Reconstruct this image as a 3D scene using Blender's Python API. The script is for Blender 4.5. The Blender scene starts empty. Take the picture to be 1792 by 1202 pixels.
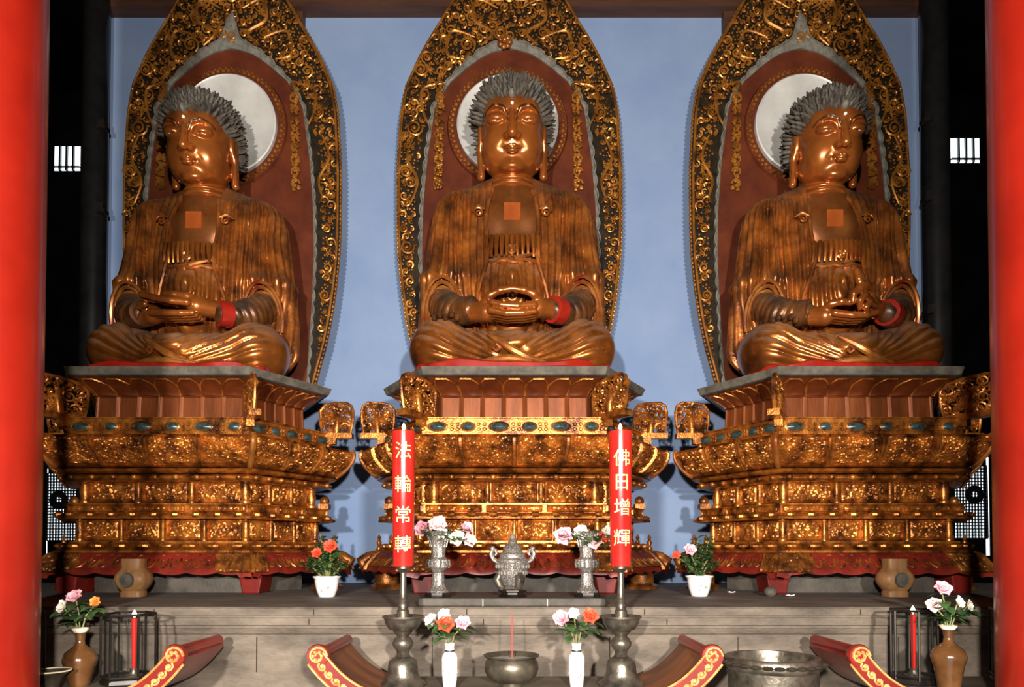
import bpy, bmesh, math, random
import numpy as np
from math import sin, cos, tan, pi, radians, sqrt, atan2
from mathutils import Vector, Matrix

random.seed(7)
RNG = np.random.RandomState(11)
SC = bpy.context.scene
COL = SC.collection

# ------------------------------------------------------------------ camera
CAMZ = 1.65
FPX, CXP, HOR = 1200.0, 900.0, 965.0
TILT = radians(1.2)
CYP = HOR - FPX * tan(TILT)

def at(u, v, Y):
    """photo pixel -> world point at distance Y from the camera's plane"""
    q = (CYP - v) / FPX
    s, c = sin(TILT), cos(TILT)
    z = Y * (q * c + s) / (c - q * s)
    x = (u - CXP) / FPX * (Y * c + z * s)
    return Vector((x, Y, z + CAMZ))

def zat(v, Y):
    return at(900, v, Y).z

cam_d = bpy.data.cameras.new('camera')
cam = bpy.data.objects.new('camera', cam_d)
COL.objects.link(cam)
cam.location = (0, 0, CAMZ)
cam.rotation_euler = (pi / 2 + TILT, 0, 0)
cam_d.sensor_width = 36
cam_d.lens = 36 * FPX / 1792
cam_d.shift_x = (896 - CXP) / 1792
cam_d.shift_y = (CYP - 601) / 1792
cam_d.clip_start = 0.05
SC.camera = cam

# ------------------------------------------------------------------ helpers
class MB:
    """collects vertices and faces, then links them as one mesh object"""
    def __init__(s):
        s.v, s.f, s.mi = [], [], []

    def add(s, verts, faces, mi=0):
        o = len(s.v)
        s.v.extend([tuple(p) for p in verts])
        s.f.extend([tuple(i + o for i in f) for f in faces])
        s.mi.extend([mi] * len(faces))

    def box(s, x0, x1, y0, y1, z0, z1, mi=0):
        v = [(x0, y0, z0), (x1, y0, z0), (x1, y1, z0), (x0, y1, z0),
             (x0, y0, z1), (x1, y0, z1), (x1, y1, z1), (x0, y1, z1)]
        f = [(0, 3, 2, 1), (4, 5, 6, 7), (0, 1, 5, 4), (1, 2, 6, 5), (2, 3, 7, 6), (3, 0, 4, 7)]
        s.add(v, f, mi)

    def lathe(s, prof, seg=32, c=(0, 0, 0), mi=0, a0=0):
        v, f = [], []
        n = len(prof)
        for (r, z) in prof:
            for k in range(seg):
                a = a0 + 2 * pi * k / seg
                v.append((c[0] + r * cos(a), c[1] + r * sin(a), c[2] + z))
        for i in range(n - 1):
            for k in range(seg):
                k2 = (k + 1) % seg
                f.append((i * seg + k, i * seg + k2, (i + 1) * seg + k2, (i + 1) * seg + k))
        f.append(tuple(reversed(range(seg))))
        f.append(tuple((n - 1) * seg + k for k in range(seg)))
        s.add(v, f, mi)

    def tube(s, pts, rad, seg=6, mi=0, closed=False):
        pts = [Vector(p) for p in pts]
        n = len(pts)
        if not hasattr(rad, '__len__'):
            rad = [rad] * n
        v, f = [], []
        up = None
        for i, p in enumerate(pts):
            if closed:
                t = pts[(i + 1) % n] - pts[i - 1]
            else:
                t = pts[min(i + 1, n - 1)] - pts[max(i - 1, 0)]
            if t.length < 1e-9:
                t = Vector((0, 0, 1))
            t.normalize()
            if up is None:
                up = Vector((0, 0, 1)) if abs(t.z) < .9 else Vector((1, 0, 0))
            a = t.cross(up)
            if a.length < 1e-6:
                a = t.orthogonal()
            a.normalize()
            b = a.cross(t).normalized()
            up = b
            for k in range(seg):
                an = 2 * pi * k / seg
                v.append(p + (a * cos(an) + b * sin(an)) * rad[i])
        m = n if closed else n - 1
        for i in range(m):
            j = (i + 1) % n
            for k in range(seg):
                k2 = (k + 1) % seg
                f.append((i * seg + k, i * seg + k2, j * seg + k2, j * seg + k))
        if not closed:
            f.append(tuple(reversed(range(seg))))
            f.append(tuple((n - 1) * seg + k for k in range(seg)))
        s.add(v, f, mi)

    def ball(s, c, r, mi=0, n=8, m=5):
        if not hasattr(r, '__len__'):
            r = (r, r, r)
        v = [(c[0], c[1], c[2] - r[2])]
        for i in range(1, m):
            ph = -pi / 2 + pi * i / m
            for k in range(n):
                a = 2 * pi * k / n
                v.append((c[0] + r[0] * cos(ph) * cos(a), c[1] + r[1] * cos(ph) * sin(a), c[2] + r[2] * sin(ph)))
        v.append((c[0], c[1], c[2] + r[2]))
        f = []
        for k in range(n):
            k2 = (k + 1) % n
            f.append((0, 1 + k2, 1 + k))
            for i in range(m - 2):
                a = 1 + i * n
                f.append((a + k, a + k2, a + n + k2, a + n + k))
            f.append((1 + (m - 2) * n + k, 1 + (m - 2) * n + k2, len(v) - 1))
        s.add(v, f, mi)

    def prism(s, poly, y0, y1, mi=0):
        """polygon given as (x, z), extruded along y"""
        n = len(poly)
        v = [(p[0], y0, p[1]) for p in poly] + [(p[0], y1, p[1]) for p in poly]
        f = [tuple(range(n)), tuple(reversed(range(n, 2 * n)))]
        for i in range(n):
            j = (i + 1) % n
            f.append((i, i + n, j + n, j))
        s.add(v, f, mi)

    def grid(s, P, mi=0):
        """P: nested list [i][j] of points"""
        ni, nj = len(P), len(P[0])
        v = [p for row in P for p in row]
        f = [(i * nj + j, (i + 1) * nj + j, (i + 1) * nj + j + 1, i * nj + j + 1)
             for i in range(ni - 1) for j in range(nj - 1)]
        s.add(v, f, mi)

    def build(s, name, mat, parent=None, smooth=True, angle=40):
        me = bpy.data.meshes.new(name)
        me.from_pydata(s.v, [], s.f)
        mats = mat if isinstance(mat, (list, tuple)) else [mat]
        for m in mats:
            me.materials.append(m)
        if len(mats) > 1:
            me.polygons.foreach_set('material_index', s.mi)
        o = bpy.data.objects.new(name, me)
        COL.objects.link(o)
        bm = bmesh.new()
        bm.from_mesh(me)
        bmesh.ops.recalc_face_normals(bm, faces=bm.faces)
        bm.to_mesh(me)
        bm.free()
        me.update()
        if smooth:
            me.polygons.foreach_set('use_smooth', [True] * len(me.polygons))
            me.set_sharp_from_angle(angle=radians(angle))
        if parent:
            o.parent = parent
        return o

def empty(name, loc=(0, 0, 0), rz=0):
    o = bpy.data.objects.new(name, None)
    o.empty_display_size = .1
    COL.objects.link(o)
    o.location = loc
    o.rotation_euler = (0, 0, rz)
    return o

def tag(o, label=None, cat=None, group=None, kind=None):
    if label: o['label'] = label
    if cat: o['category'] = cat
    if group: o['group'] = group
    if kind: o['kind'] = kind
    return o

def thing(name, label, cat, loc=(0, 0, 0), rz=0, group=None):
    return tag(empty(name, loc, rz), label, cat, group)

def dup(o, parent=None):
    c = o.copy()
    COL.objects.link(c)
    if parent:
        c.parent = parent
    for ch in list(o.children):
        dup(ch, c)
    return c

# ------------------------------------------------------------------ materials
def new_mat(name):
    m = bpy.data.materials.new(name)
    m.use_nodes = True
    nt = m.node_tree
    b = nt.nodes['Principled BSDF']
    return m, nt, b

def mix_noise(nt, cols, scale, detail=4, rough=.6, pos=None, coord='Object', stretch=None):
    """noise driven colour ramp; returns colour socket and factor socket"""
    tc = nt.nodes.new('ShaderNodeTexCoord')
    src = tc.outputs[coord]
    if stretch:
        mp = nt.nodes.new('ShaderNodeMapping')
        mp.inputs['Scale'].default_value = stretch
        nt.links.new(src, mp.inputs['Vector'])
        src = mp.outputs['Vector']
    n = nt.nodes.new('ShaderNodeTexNoise')
    n.inputs['Scale'].default_value = scale
    n.inputs['Detail'].default_value = detail
    n.inputs['Roughness'].default_value = rough
    nt.links.new(src, n.inputs['Vector'])
    r = nt.nodes.new('ShaderNodeValToRGB')
    el = r.color_ramp.elements
    pos = pos or [.35 + .3 * i / max(1, len(cols) - 1) for i in range(len(cols))]
    while len(el) < len(cols):
        el.new(.5)
    for e, p, c in zip(el, pos, cols):
        e.position = p
        e.color = (*c, 1)
    nt.links.new(n.outputs['Fac'], r.inputs['Fac'])
    return r.outputs['Color'], n.outputs['Fac'], src

def mat(name, cols, scale=5, rough=.5, metal=0, bump=0, bscale=None, spec=None, coat=0, dust=0,
        dustcol=(.16, .13, .09), stretch=None, pos=None, detail=4, emit=None):
    m, nt, b = new_mat(name)
    if not isinstance(cols, list):
        cols = [cols, cols]
    c, fac, src = mix_noise(nt, cols, scale, detail=detail, stretch=stretch, pos=pos)
    if dust:
        g = nt.nodes.new('ShaderNodeNewGeometry')
        sx = nt.nodes.new('ShaderNodeSeparateXYZ')
        nt.links.new(g.outputs['Normal'], sx.inputs[0])
        n2 = nt.nodes.new('ShaderNodeTexNoise')
        n2.inputs['Scale'].default_value = 9
        n2.inputs['Detail'].default_value = 5
        nt.links.new(src, n2.inputs['Vector'])
        ad = nt.nodes.new('ShaderNodeMath'); ad.operation = 'MULTIPLY_ADD'
        nt.links.new(n2.outputs['Fac'], ad.inputs[0])
        ad.inputs[1].default_value = .9
        nt.links.new(sx.outputs['Z'], ad.inputs[2])
        mr = nt.nodes.new('ShaderNodeMapRange')
        mr.inputs['From Min'].default_value = .55
        mr.inputs['From Max'].default_value = 1.15
        mr.inputs['To Max'].default_value = dust
        nt.links.new(ad.outputs[0], mr.inputs['Value'])
        mx = nt.nodes.new('ShaderNodeMix'); mx.data_type = 'RGBA'
        nt.links.new(mr.outputs[0], mx.inputs['Factor'])
        nt.links.new(c, mx.inputs['A'])
        mx.inputs['B'].default_value = (*dustcol, 1)
        c = mx.outputs['Result']
        rr = nt.nodes.new('ShaderNodeMapRange')
        rr.inputs['To Min'].default_value = rough
        rr.inputs['To Max'].default_value = .85
        nt.links.new(mr.outputs[0], rr.inputs['Value'])
        nt.links.new(rr.outputs[0], b.inputs['Roughness'])
        mm = nt.nodes.new('ShaderNodeMapRange')
        mm.inputs['To Min'].default_value = metal
        mm.inputs['To Max'].default_value = 0
        nt.links.new(mr.outputs[0], mm.inputs['Value'])
        nt.links.new(mm.outputs[0], b.inputs['Metallic'])
    else:
        b.inputs['Roughness'].default_value = rough
        b.inputs['Metallic'].default_value = metal
    nt.links.new(c, b.inputs['Base Color'])
    if spec is not None:
        b.inputs['Specular IOR Level'].default_value = spec
    if coat:
        b.inputs['Coat Weight'].default_value = coat
        b.inputs['Coat Roughness'].default_value = .15
    if bump:
        n3 = nt.nodes.new('ShaderNodeTexNoise')
        n3.inputs['Scale'].default_value = bscale or scale * 4
        n3.inputs['Detail'].default_value = 5
        nt.links.new(src, n3.inputs['Vector'])
        bp = nt.nodes.new('ShaderNodeBump')
        bp.inputs['Strength'].default_value = bump
        bp.inputs['Distance'].default_value = .02
        nt.links.new(n3.outputs['Fac'], bp.inputs['Height'])
        nt.links.new(bp.outputs['Normal'], b.inputs['Normal'])
    if emit:
        b.inputs['Emission Color'].default_value = (*emit[0], 1)
        b.inputs['Emission Strength'].default_value = emit[1]
    return m

M = {}
M['skin'] = mat('gilded_skin', [(.26, .068, .012), (.46, .130, .022)], 3, .27, .6, bump=.03, bscale=20, coat=.3)
M['robe'] = mat('gilded_robe', [(.07, .022, .007), (.25, .070, .012), (.55, .165, .025)], 4, .31, .55, bump=.10, bscale=30, dust=.35, dustcol=(.13, .10, .06), pos=[.3, .5, .72])
M['legs'] = mat('gilded_legs', [(.12, .034, .009), (.34, .098, .017), (.54, .17, .028)], 3, .27, .75, bump=.06, bscale=25, dust=.55, dustcol=(.17, .14, .10), pos=[.3, .48, .7], coat=.2)
M['chest'] = mat('chest_lacquer', [(.13, .040, .010), (.25, .078, .017)], 3, .36, .55, bump=.05, bscale=20)
M['inner'] = mat('inner_sleeve', [(.04, .016, .007), (.17, .058, .013)], 5, .38, .4, bump=.1, dust=.25)
M['plaque'] = mat('plaque_gold', [(.24, .048, .007), (.32, .070, .010)], 8, .6, .2, spec=.15)
M['hem'] = mat('hem_red_gold', [(.24, .02, .01), (.26, .075, .016), (.42, .15, .028)], 7, .3, .5, pos=[.30, .42, .62])
M['redlac'] = mat('red_lacquer_hem', [(.20, .009, .005), (.32, .018, .008)], 4, .30, 0, spec=.35, coat=.2)
M['hair'] = mat('dusty_hair', [(.028, .021, .014), (.09, .072, .052)], 14, .65, .1, bump=.2)
M['brow'] = mat('dark_brow_paint', (.03, .014, .008), 5, .4, .2)
M['eye'] = mat('eye_white', (.75, .72, .66), 5, .3)
M['pearl'] = mat('pearl', (.8, .78, .72), 5, .25)
M['ground'] = mat('halo_ground', [(.006, .005, .003), (.028, .015, .006)], 8, .6, .1, spec=.2, bump=.3, bscale=40)
M['scroll'] = mat('gilt_scroll', [(.12, .042, .008), (.38, .14, .020), (.58, .24, .04)], 4, .36, .55, pos=[.3, .5, .7], bump=.1, bscale=60)
M['darkred'] = mat('dark_red_panel', [(.07, .013, .005), (.12, .025, .008)], 3, .7, 0, bump=.05, spec=.15)
M['greyrim'] = mat('grey_rim', [(.09, .08, .06), (.20, .18, .145)], 12, .7, .1, bump=.15)
M['disc'] = mat('disc_white', [(.50, .47, .43), (.66, .63, .58)], 2.5, .45, .15)
M['petal'] = mat('lotus_petal_lacquer', [(.09, .018, .005), (.17, .036, .008)], 5, .36, .35, coat=.1)
M['gilt'] = mat('gilt_carving', [(.07, .021, .006), (.34, .105, .016), (.62, .225, .036)], 9, .33, .65, bump=.2, bscale=60, pos=[.34, .5, .68])
M['giltd'] = mat('gilt_carving_worn', [(.05, .017, .006), (.22, .070, .013), (.46, .165, .028)], 9, .38, .6, bump=.2, bscale=60, pos=[.34, .5, .7])
M['waist'] = mat('waist_lacquer', [(.15, .036, .008), (.25, .064, .013)], 4, .45, .45, bump=.08, stretch=(3, 3, .4))
M['dust'] = mat('dusty_slab', [(.05, .042, .03), (.115, .096, .07)], 10, .8, 0, bump=.1)
M['oval'] = mat('teal_inlay', [(.010, .018, .018), (.05, .075, .065)], 25, .35, .1)
M['apron'] = mat('red_apron', [(.09, .009, .006), (.21, .018, .009)], 6, .38, .05, bump=.1, spec=.3)
M['redfoot'] = mat('red_foot', [(.10, .006, .004), (.17, .011, .006)], 4, .45, 0, spec=.25)
M['tanwood'] = mat('tan_wood', [(.22, .10, .035), (.34, .165, .06)], 3, .55, .1, bump=.1, stretch=(6, 6, .6))
M['stone'] = mat('plinth_stone', [(.065, .048, .034), (.125, .094, .068), (.19, .147, .108)], 5, .75, 0, bump=.3, bscale=40, stretch=(.6, 1, 1.5), pos=[.3, .5, .7], detail=7)
M['stoned'] = mat('dark_stone', [(.035, .028, .021), (.085, .068, .052)], 5, .7, 0, bump=.25, bscale=40, detail=7)
M['wall'] = mat('blue_wall_paint', [(.185, .262, .435), (.225, .300, .46)], 1.2, .8, 0, bump=.03, bscale=8)
M['beam'] = mat('brown_beam', [(.045, .016, .008), (.08, .03, .014)], 3, .6, 0, bump=.1, stretch=(.4, 3, 3))
M['black'] = mat('black_lacquer', [(.004, .004, .004), (.008, .007, .007)], 4, .25, 0)
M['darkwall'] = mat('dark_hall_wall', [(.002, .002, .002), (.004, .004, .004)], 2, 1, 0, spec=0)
M['redcol'] = mat('red_column_paint', [(.19, .006, .002), (.27, .011, .004)], 1.3, .35, 0, bump=.04, bscale=6, coat=.25)
M['pewter'] = mat('pewter', [(.075, .062, .046), (.20, .17, .13)], 14, .36, .75, bump=.12, bscale=40)
M['silver'] = mat('speckled_silver', [(.10, .085, .075), (.24, .21, .185), (.50, .45, .40)], 130, .34, .6, bump=.3, bscale=90, pos=[.36, .5, .62])
M['bronze'] = mat('dark_bronze', [(.055, .044, .03), (.14, .115, .08)], 8, .38, .65, bump=.12, bscale=30)
M['candle'] = mat('red_candle_wax', [(.40, .010, .008), (.50, .018, .012)], 4, .22, 0, coat=.5)
M['goldink'] = mat('gold_lettering', [(.62, .42, .16), (.78, .58, .28)], 20, .45, .2)
M['white'] = mat('white_porcelain', [(.78, .74, .70), (.86, .83, .79)], 3, .18, 0, coat=.5)
M['decor'] = mat('enamel_decor', [(.45, .06, .05), (.75, .65, .5), (.12, .25, .12)], 40, .3, 0, pos=[.4, .5, .6])
M['glaze'] = mat('brown_glaze', [(.07, .028, .010), (.16, .068, .022)], 4, .14, .1, coat=.7)
M['cream'] = mat('cream_rim', (.75, .62, .42), 6, .3)
M['leaf'] = mat('leaf_green', [(.02, .055, .015), (.07, .14, .035)], 12, .5, 0)
M['stem'] = mat('stem_green', [(.10, .13, .03), (.22, .20, .07)], 12, .6, 0)
M['soil'] = mat('soil', (.03, .02, .012), 30, .9, 0, bump=.5)
M['pink'] = mat('pink_petals', [(.80, .30, .38), (.88, .55, .58)], 25, .6, 0)
M['palepink'] = mat('pale_pink_petals', [(.85, .55, .55), (.92, .74, .70)], 25, .6, 0)
M['wpetal'] = mat('white_petals', [(.85, .74, .58), (.93, .88, .78)], 25, .6, 0)
M['rpetal'] = mat('red_petals', [(.72, .05, .02), (.85, .12, .05)], 25, .6, 0)
M['opetal'] = mat('orange_petals', [(.85, .16, .02), (.92, .28, .05)], 25, .6, 0)
M['tablebrown'] = mat('brown_tabletop', [(.10, .03, .010), (.22, .066, .018)], 3, .5, .1, bump=.1, stretch=(1, 3, 1))
M['tablered'] = mat('red_table_lacquer', [(.13, .009, .006), (.21, .016, .009)], 3, .35, 0, coat=.2, bump=.05)
M['tabletop'] = mat('dark_tabletop', [(.06, .045, .03), (.12, .095, .065)], 4, .55, 0, bump=.1)
M['tablegold'] = mat('table_gold_carving', [(.55, .20, .05), (.80, .45, .15)], 20, .4, .3)
M['iron'] = mat('dark_iron', [(.010, .008, .007), (.026, .018, .014)], 10, .4, .5)
M['floor'] = mat('floor_stone', [(.05, .045, .04), (.09, .08, .07)], 3, .6, 0)
M['stick'] = mat('incense_red', (.45, .05, .04), 5, .7)
M['ash'] = mat('ash', [(.25, .22, .18), (.4, .36, .3)], 30, .95, 0, bump=.5)
M['flame'] = mat('flame', (1, .8, .4), 3, .5, 0, emit=((1, .78, .42), 14))
M['daylight'] = mat('daylight_pane', (.9, .95, 1), 3, .5, 0, emit=((.82, .92, 1), 5))

def glass_mat():
    m, nt, b = new_mat('lantern_glass')
    b.inputs['Base Color'].default_value = (.02, .025, .02, 1)
    b.inputs['Roughness'].default_value = .03
    b.inputs['Alpha'].default_value = .06
    return m
M['glass'] = glass_mat()

# ------------------------------------------------------------------ numpy noise and surface nets
def vnoise(x, y, seed=0):
    xi, yi = np.floor(x).astype(np.int64), np.floor(y).astype(np.int64)
    fx, fy = x - xi, y - yi
    fx, fy = fx * fx * (3 - 2 * fx), fy * fy * (3 - 2 * fy)
    def h(a, b):
        n = np.sin(a * 127.1 + b * 311.7 + seed * 74.7) * 43758.5453
        return n - np.floor(n)
    return (h(xi, yi) * (1 - fx) + h(xi + 1, yi) * fx) * (1 - fy) + (h(xi, yi + 1) * (1 - fx) + h(xi + 1, yi + 1) * fx) * fy

def worley(x, y, seed=0):
    xi, yi = np.floor(x), np.floor(y)
    best = np.full(x.shape, 9.0)
    for a in (-1, 0, 1):
        for b in (-1, 0, 1):
            cx, cy = xi + a, yi + b
            n1 = np.sin(cx * 127.1 + cy * 311.7 + seed * 7.7) * 43758.5453
            n2 = np.sin(cx * 269.5 + cy * 183.3 + seed * 3.1) * 43758.5453
            px, py = cx + (n1 - np.floor(n1)), cy + (n2 - np.floor(n2))
            best = np.minimum(best, np.hypot(px - x, py - y))
    return best

def carving(s, t, seed=0):
    """height 0..1 of a busy carved relief: knobs, curls and grooves"""
    wx = vnoise(s * 9, t * 9, seed) * 2 - 1
    wy = vnoise(s * 9 + 40, t * 9, seed) * 2 - 1
    w1 = worley(s * 17 + .8 * wx, t * 17 + .8 * wy, seed)
    a = np.clip(1 - w1 * 1.6, 0, 1)
    r = np.abs(np.sin(w1 * 17 + 2 * wx))                    # rings and curls round each knob
    c = np.clip(1 - worley(s * 38, t * 38, seed + 5) * 1.8, 0, 1)
    return np.clip(.55 * a + .40 * r * (1 - a) + .45 * c, 0, 1.2)

class Grid:
    def __init__(s, lo, hi, h):
        s.lo, s.h = np.array(lo, float), h
        n = [int(math.ceil((hi[i] - lo[i]) / h)) + 1 for i in range(3)]
        ax = [lo[i] + h * np.arange(n[i]) for i in range(3)]
        s.X, s.Y, s.Z = [a.astype(np.float32) for a in np.meshgrid(*ax, indexing='ij')]

    def ell(s, c, r):
        x, y, z = (s.X - c[0]) / r[0], (s.Y - c[1]) / r[1], (s.Z - c[2]) / r[2]
        k0 = np.sqrt(x * x + y * y + z * z) + 1e-6
        k1 = np.sqrt((x / r[0]) ** 2 + (y / r[1]) ** 2 + (z / r[2]) ** 2) + 1e-6
        return k0 * (k0 - 1) / k1

    def cap(s, a, b, ra, rb):
        a, b = np.array(a, float), np.array(b, float)
        d = b - a
        px, py, pz = s.X - a[0], s.Y - a[1], s.Z - a[2]
        t = np.clip((px * d[0] + py * d[1] + pz * d[2]) / float(d @ d), 0, 1)
        return np.sqrt((px - d[0] * t) ** 2 + (py - d[1] * t) ** 2 + (pz - d[2] * t) ** 2) - (ra + (rb - ra) * t)

    def rbox(s, c, r, rd):
        qx, qy, qz = np.abs(s.X - c[0]) - r[0] + rd, np.abs(s.Y - c[1]) - r[1] + rd, np.abs(s.Z - c[2]) - r[2] + rd
        return np.sqrt(np.maximum(qx, 0) ** 2 + np.maximum(qy, 0) ** 2 + np.maximum(qz, 0) ** 2) + np.minimum(np.maximum(qx, np.maximum(qy, qz)), 0) - rd

    def nets(s, F):
        F = F.astype(np.float32)
        for ax in range(3):                         # close the shape at the box faces
            sl = [slice(None)] * 3
            for e in (0, -1):
                sl[ax] = e
                F[tuple(sl)] = np.maximum(F[tuple(sl)], s.h * .3)
        ins = F < 0
        nx, ny, nz = F.shape
        c = [ins[i:nx - 1 + i, j:ny - 1 + j, k:nz - 1 + k] for i in (0, 1) for j in (0, 1) for k in (0, 1)]
        cnt = sum(a.astype(np.int8) for a in c)
        act = (cnt > 0) & (cnt < 8)
        I, J, K = np.nonzero(act)
        idx = np.full(act.shape, -1, np.int64)
        idx[I, J, K] = np.arange(len(I))
        P = np.zeros((len(I), 3)); N = np.zeros(len(I))
        corners = [(i, j, k) for i in (0, 1) for j in (0, 1) for k in (0, 1)]
        for a in corners:
            for ax in range(3):
                if a[ax] == 0:
                    b = list(a); b[ax] = 1
                    fa = F[I + a[0], J + a[1], K + a[2]]
                    fb = F[I + b[0], J + b[1], K + b[2]]
                    m = (fa < 0) != (fb < 0)
                    t = np.where(m, fa / np.where(m, fa - fb, 1), 0)
                    p = np.array(a, float)[None, :].repeat(len(I), 0)
                    p[:, ax] += t
                    P += p * m[:, None]
                    N += m
        P = P / N[:, None] + np.stack([I, J, K], 1)
        V = s.lo + P * s.h
        quads = []
        for ax in range(3):
            o1, o2 = (ax + 1) % 3, (ax + 2) % 3
            sa = [slice(None)] * 3; sb = [slice(None)] * 3
            sa[ax] = slice(0, -1); sb[ax] = slice(1, None)
            A, B = ins[tuple(sa)], ins[tuple(sb)]
            e = np.argwhere(A != B)
            ok = (e[:, o1] > 0) & (e[:, o2] > 0) & (e[:, o1] < F.shape[o1] - 1) & (e[:, o2] < F.shape[o2] - 1)
            e = e[ok]
            fl = A[e[:, 0], e[:, 1], e[:, 2]]
            q = []
            for d1, d2 in ((0, 0), (1, 0), (1, 1), (0, 1)):
                g = e.copy(); g[:, o1] -= d1; g[:, o2] -= d2
                q.append(idx[g[:, 0], g[:, 1], g[:, 2]])
            q = np.stack(q, 1)
            q = np.where(fl[:, None], q, q[:, ::-1])
            quads.append(q)
        Q = np.concatenate(quads)
        return V, Q

def smin(a, b, k):
    h = np.clip(.5 + .5 * (b - a) / k, 0, 1)
    return b * (1 - h) + a * h - k * h * (1 - h)

def smax(a, b, k):
    return -smin(-a, -b, k)

def sstep(a, b, x):
    t = np.clip((x - a) / (b - a), 0, 1)
    return t * t * (3 - 2 * t)

def vnormals(V, Q):
    n = np.cross(V[Q[:, 2]] - V[Q[:, 0]], V[Q[:, 3]] - V[Q[:, 1]])
    N = np.zeros_like(V)
    for k in range(4):
        np.add.at(N, Q[:, k], n)
    return N / (np.linalg.norm(N, axis=1, keepdims=True) + 1e-12)

def relax(V, Q, it=1, lam=.5):
    for _ in range(it):
        S = np.zeros_like(V); C = np.zeros(len(V))
        for k in range(4):
            a, b = Q[:, k], Q[:, (k + 1) % 4]
            np.add.at(S, a, V[b]); np.add.at(C, a, 1)
            np.add.at(S, b, V[a]); np.add.at(C, b, 1)
        V = V + lam * (S / np.maximum(C, 1)[:, None] - V)
    return V

def np_obj(name, V, Q, mat, parent=None):
    me = bpy.data.meshes.new(name)
    me.from_pydata(V.tolist(), [], Q.tolist())
    me.materials.append(mat)
    me.polygons.foreach_set('use_smooth', [True] * len(me.polygons))
    me.update()
    o = bpy.data.objects.new(name, me)
    COL.objects.link(o)
    if parent:
        o.parent = parent
    return o
# ================================================================== the seated statues
def ridge(ph):
    return np.abs(np.sin(ph / 2)) ** .75 - .65

def make_robe():
    g = Grid((-1.12, -.75, -.02), (1.12, .72, 2.34), .0115)
    ax = np.abs(g.X)
    def pair(f):
        return np.minimum(f(1), f(-1))
    R = g.ell((0, .08, 1.12), (.64, .50, 1.06))
    R = smin(R, g.cap((-.46, .08, 1.80), (.46, .08, 1.80), .26, .26), .12)
    R = smin(R, pair(lambda s: g.cap((s * .05, .09, 2.11), (s * .50, .07, 1.87), .19, .21)), .10)
    R = smin(R, pair(lambda s: g.cap((s * .55, .06, 1.80), (s * .68, -.02, 1.0), .255, .235)), .06)
    R = smin(R, pair(lambda s: g.cap((s * .69, .0, 1.0), (s * .75, .10, .45), .235, .20)), .06)
    R = smin(R, g.ell((0, .12, .45), (.85, .43, .5)), .08)
    # sleeve openings
    op = pair(lambda s: g.ell((s * .67, -.33, .74), (.19, .22, .33)))
    R = smax(R, -op, .03)
    # open front
    w = .235 + .10 * sstep(1.35, .7, g.Z) - .055 * sstep(1.8, 2.1, g.Z)
    w = w + .012 * np.sin(g.Z * 9)
    R = smax(R, -np.maximum(ax - w, np.maximum(g.Y - .05, .45 - g.Z)), .03)
    V, Q = g.nets(R)
    V = relax(V, Q, 1)
    N = vnormals(V, Q)
    x, y, z = V.T
    a = np.abs(x)
    th = np.arctan2(-(y - .08), a - .42)
    arm = sstep(.40, .52, a)
    ph1 = 31 * th + 1.4 * np.sin(2.6 * z + 1) + 3.0 * z + 3.5 * (vnoise(x * 4, z * 2.6, 3) - .5)
    ph2 = 88 * a + 1.2 * np.sin(3.5 * z) + 1.5 * (vnoise(x * 4, z * 2, 5) - .5)
    D = arm * ridge(ph1) * (.045 + .055 * vnoise(x * 5, z * 3, 8)) + (1 - arm) * ridge(ph2) * .046
    D += arm * .055 * ridge(.42 * ph1 + 1.3 + 2.5 * (vnoise(x * 2.5, z * 1.8, 14) - .5)) * sstep(1.95, 1.6, z)
    D *= sstep(2.12, 1.9, z) * sstep(.02, .3, z)
    front = sstep(.35, .1, y)
    D *= front
    # pouches of cloth gathered at the elbows
    D += .03 * arm * front * np.exp(-((z - 1.12) / .05) ** 2)
    V = V + N * D[:, None]
    return V, Q

def make_legs():
    g = Grid((-1.06, -.98, -.03), (1.06, .62, .68), .0135)
    L = g.ell((0, .0, .26), (.80, .55, .30))
    for s in (1, -1):
        L = smin(L, g.cap((s * .25, .15, .33), (s * .70, -.34, .29), .29, .265), .09)
        L = smin(L, g.ell((s * .69, -.36, .30), (.315, .36, .30)), .06)
        L = smin(L, g.cap((s * .66, -.45, .25), (-s * .04, -.72, .21), .23, .17), .06)
    # hollow where the shins cross
    L = smax(L, -g.ell((0, -.98, .05), (.20, .20, .17)), .10)
    L = smax(L, .03 - g.Z, .02)
    V, Q = g.nets(L)
    V = relax(V, Q, 1)
    N = vnormals(V, Q)
    x, y, z = V.T
    a = np.abs(x)
    th = np.arctan2(z - .02, a + .10)
    r = np.hypot(z - .02, a + .1)
    ph = 58 * th + 2.2 * np.sin(r * 5) + 1.6 * (vnoise(x * 4, z * 5, 9) - .5)
    fade = sstep(.98, .70, a) * sstep(.04, .12, z) * sstep(.12, .30, a)
    low = sstep(.08, .34, z) * .75 + .25
    D = ridge(ph) * .034 * fade * low
    ph3 = 60 * np.hypot(x * 1.0, (z - .55) * .8) + 2 * np.sin(x * 8)
    D += ridge(ph3) * .018 * sstep(.30, .16, a) * sstep(-.4, -.55, y)
    V = V + N * D[:, None]
    return V, Q

def make_belly():
    g = Grid((-.52, -.58, .40), (.52, .2, 1.55), .013)
    B = g.ell((0, -.04, .92), (.46, .43, .54))
    B = smax(B, g.Z - 1.30 - .02 * np.cos(g.X * 40), .03)
    V, Q = g.nets(B)
    N = vnormals(V, Q)
    x, y, z = V.T
    ph = 78 * np.hypot(x, .42 * (z - .98)) + 1.5 * (vnoise(x * 4, z * 3, 21) - .5)
    V = V + N * (ridge(ph) * .034 * sstep(1.3, 1.2, z) * sstep(0, -.1, y))[:, None]
    return V, Q

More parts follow.
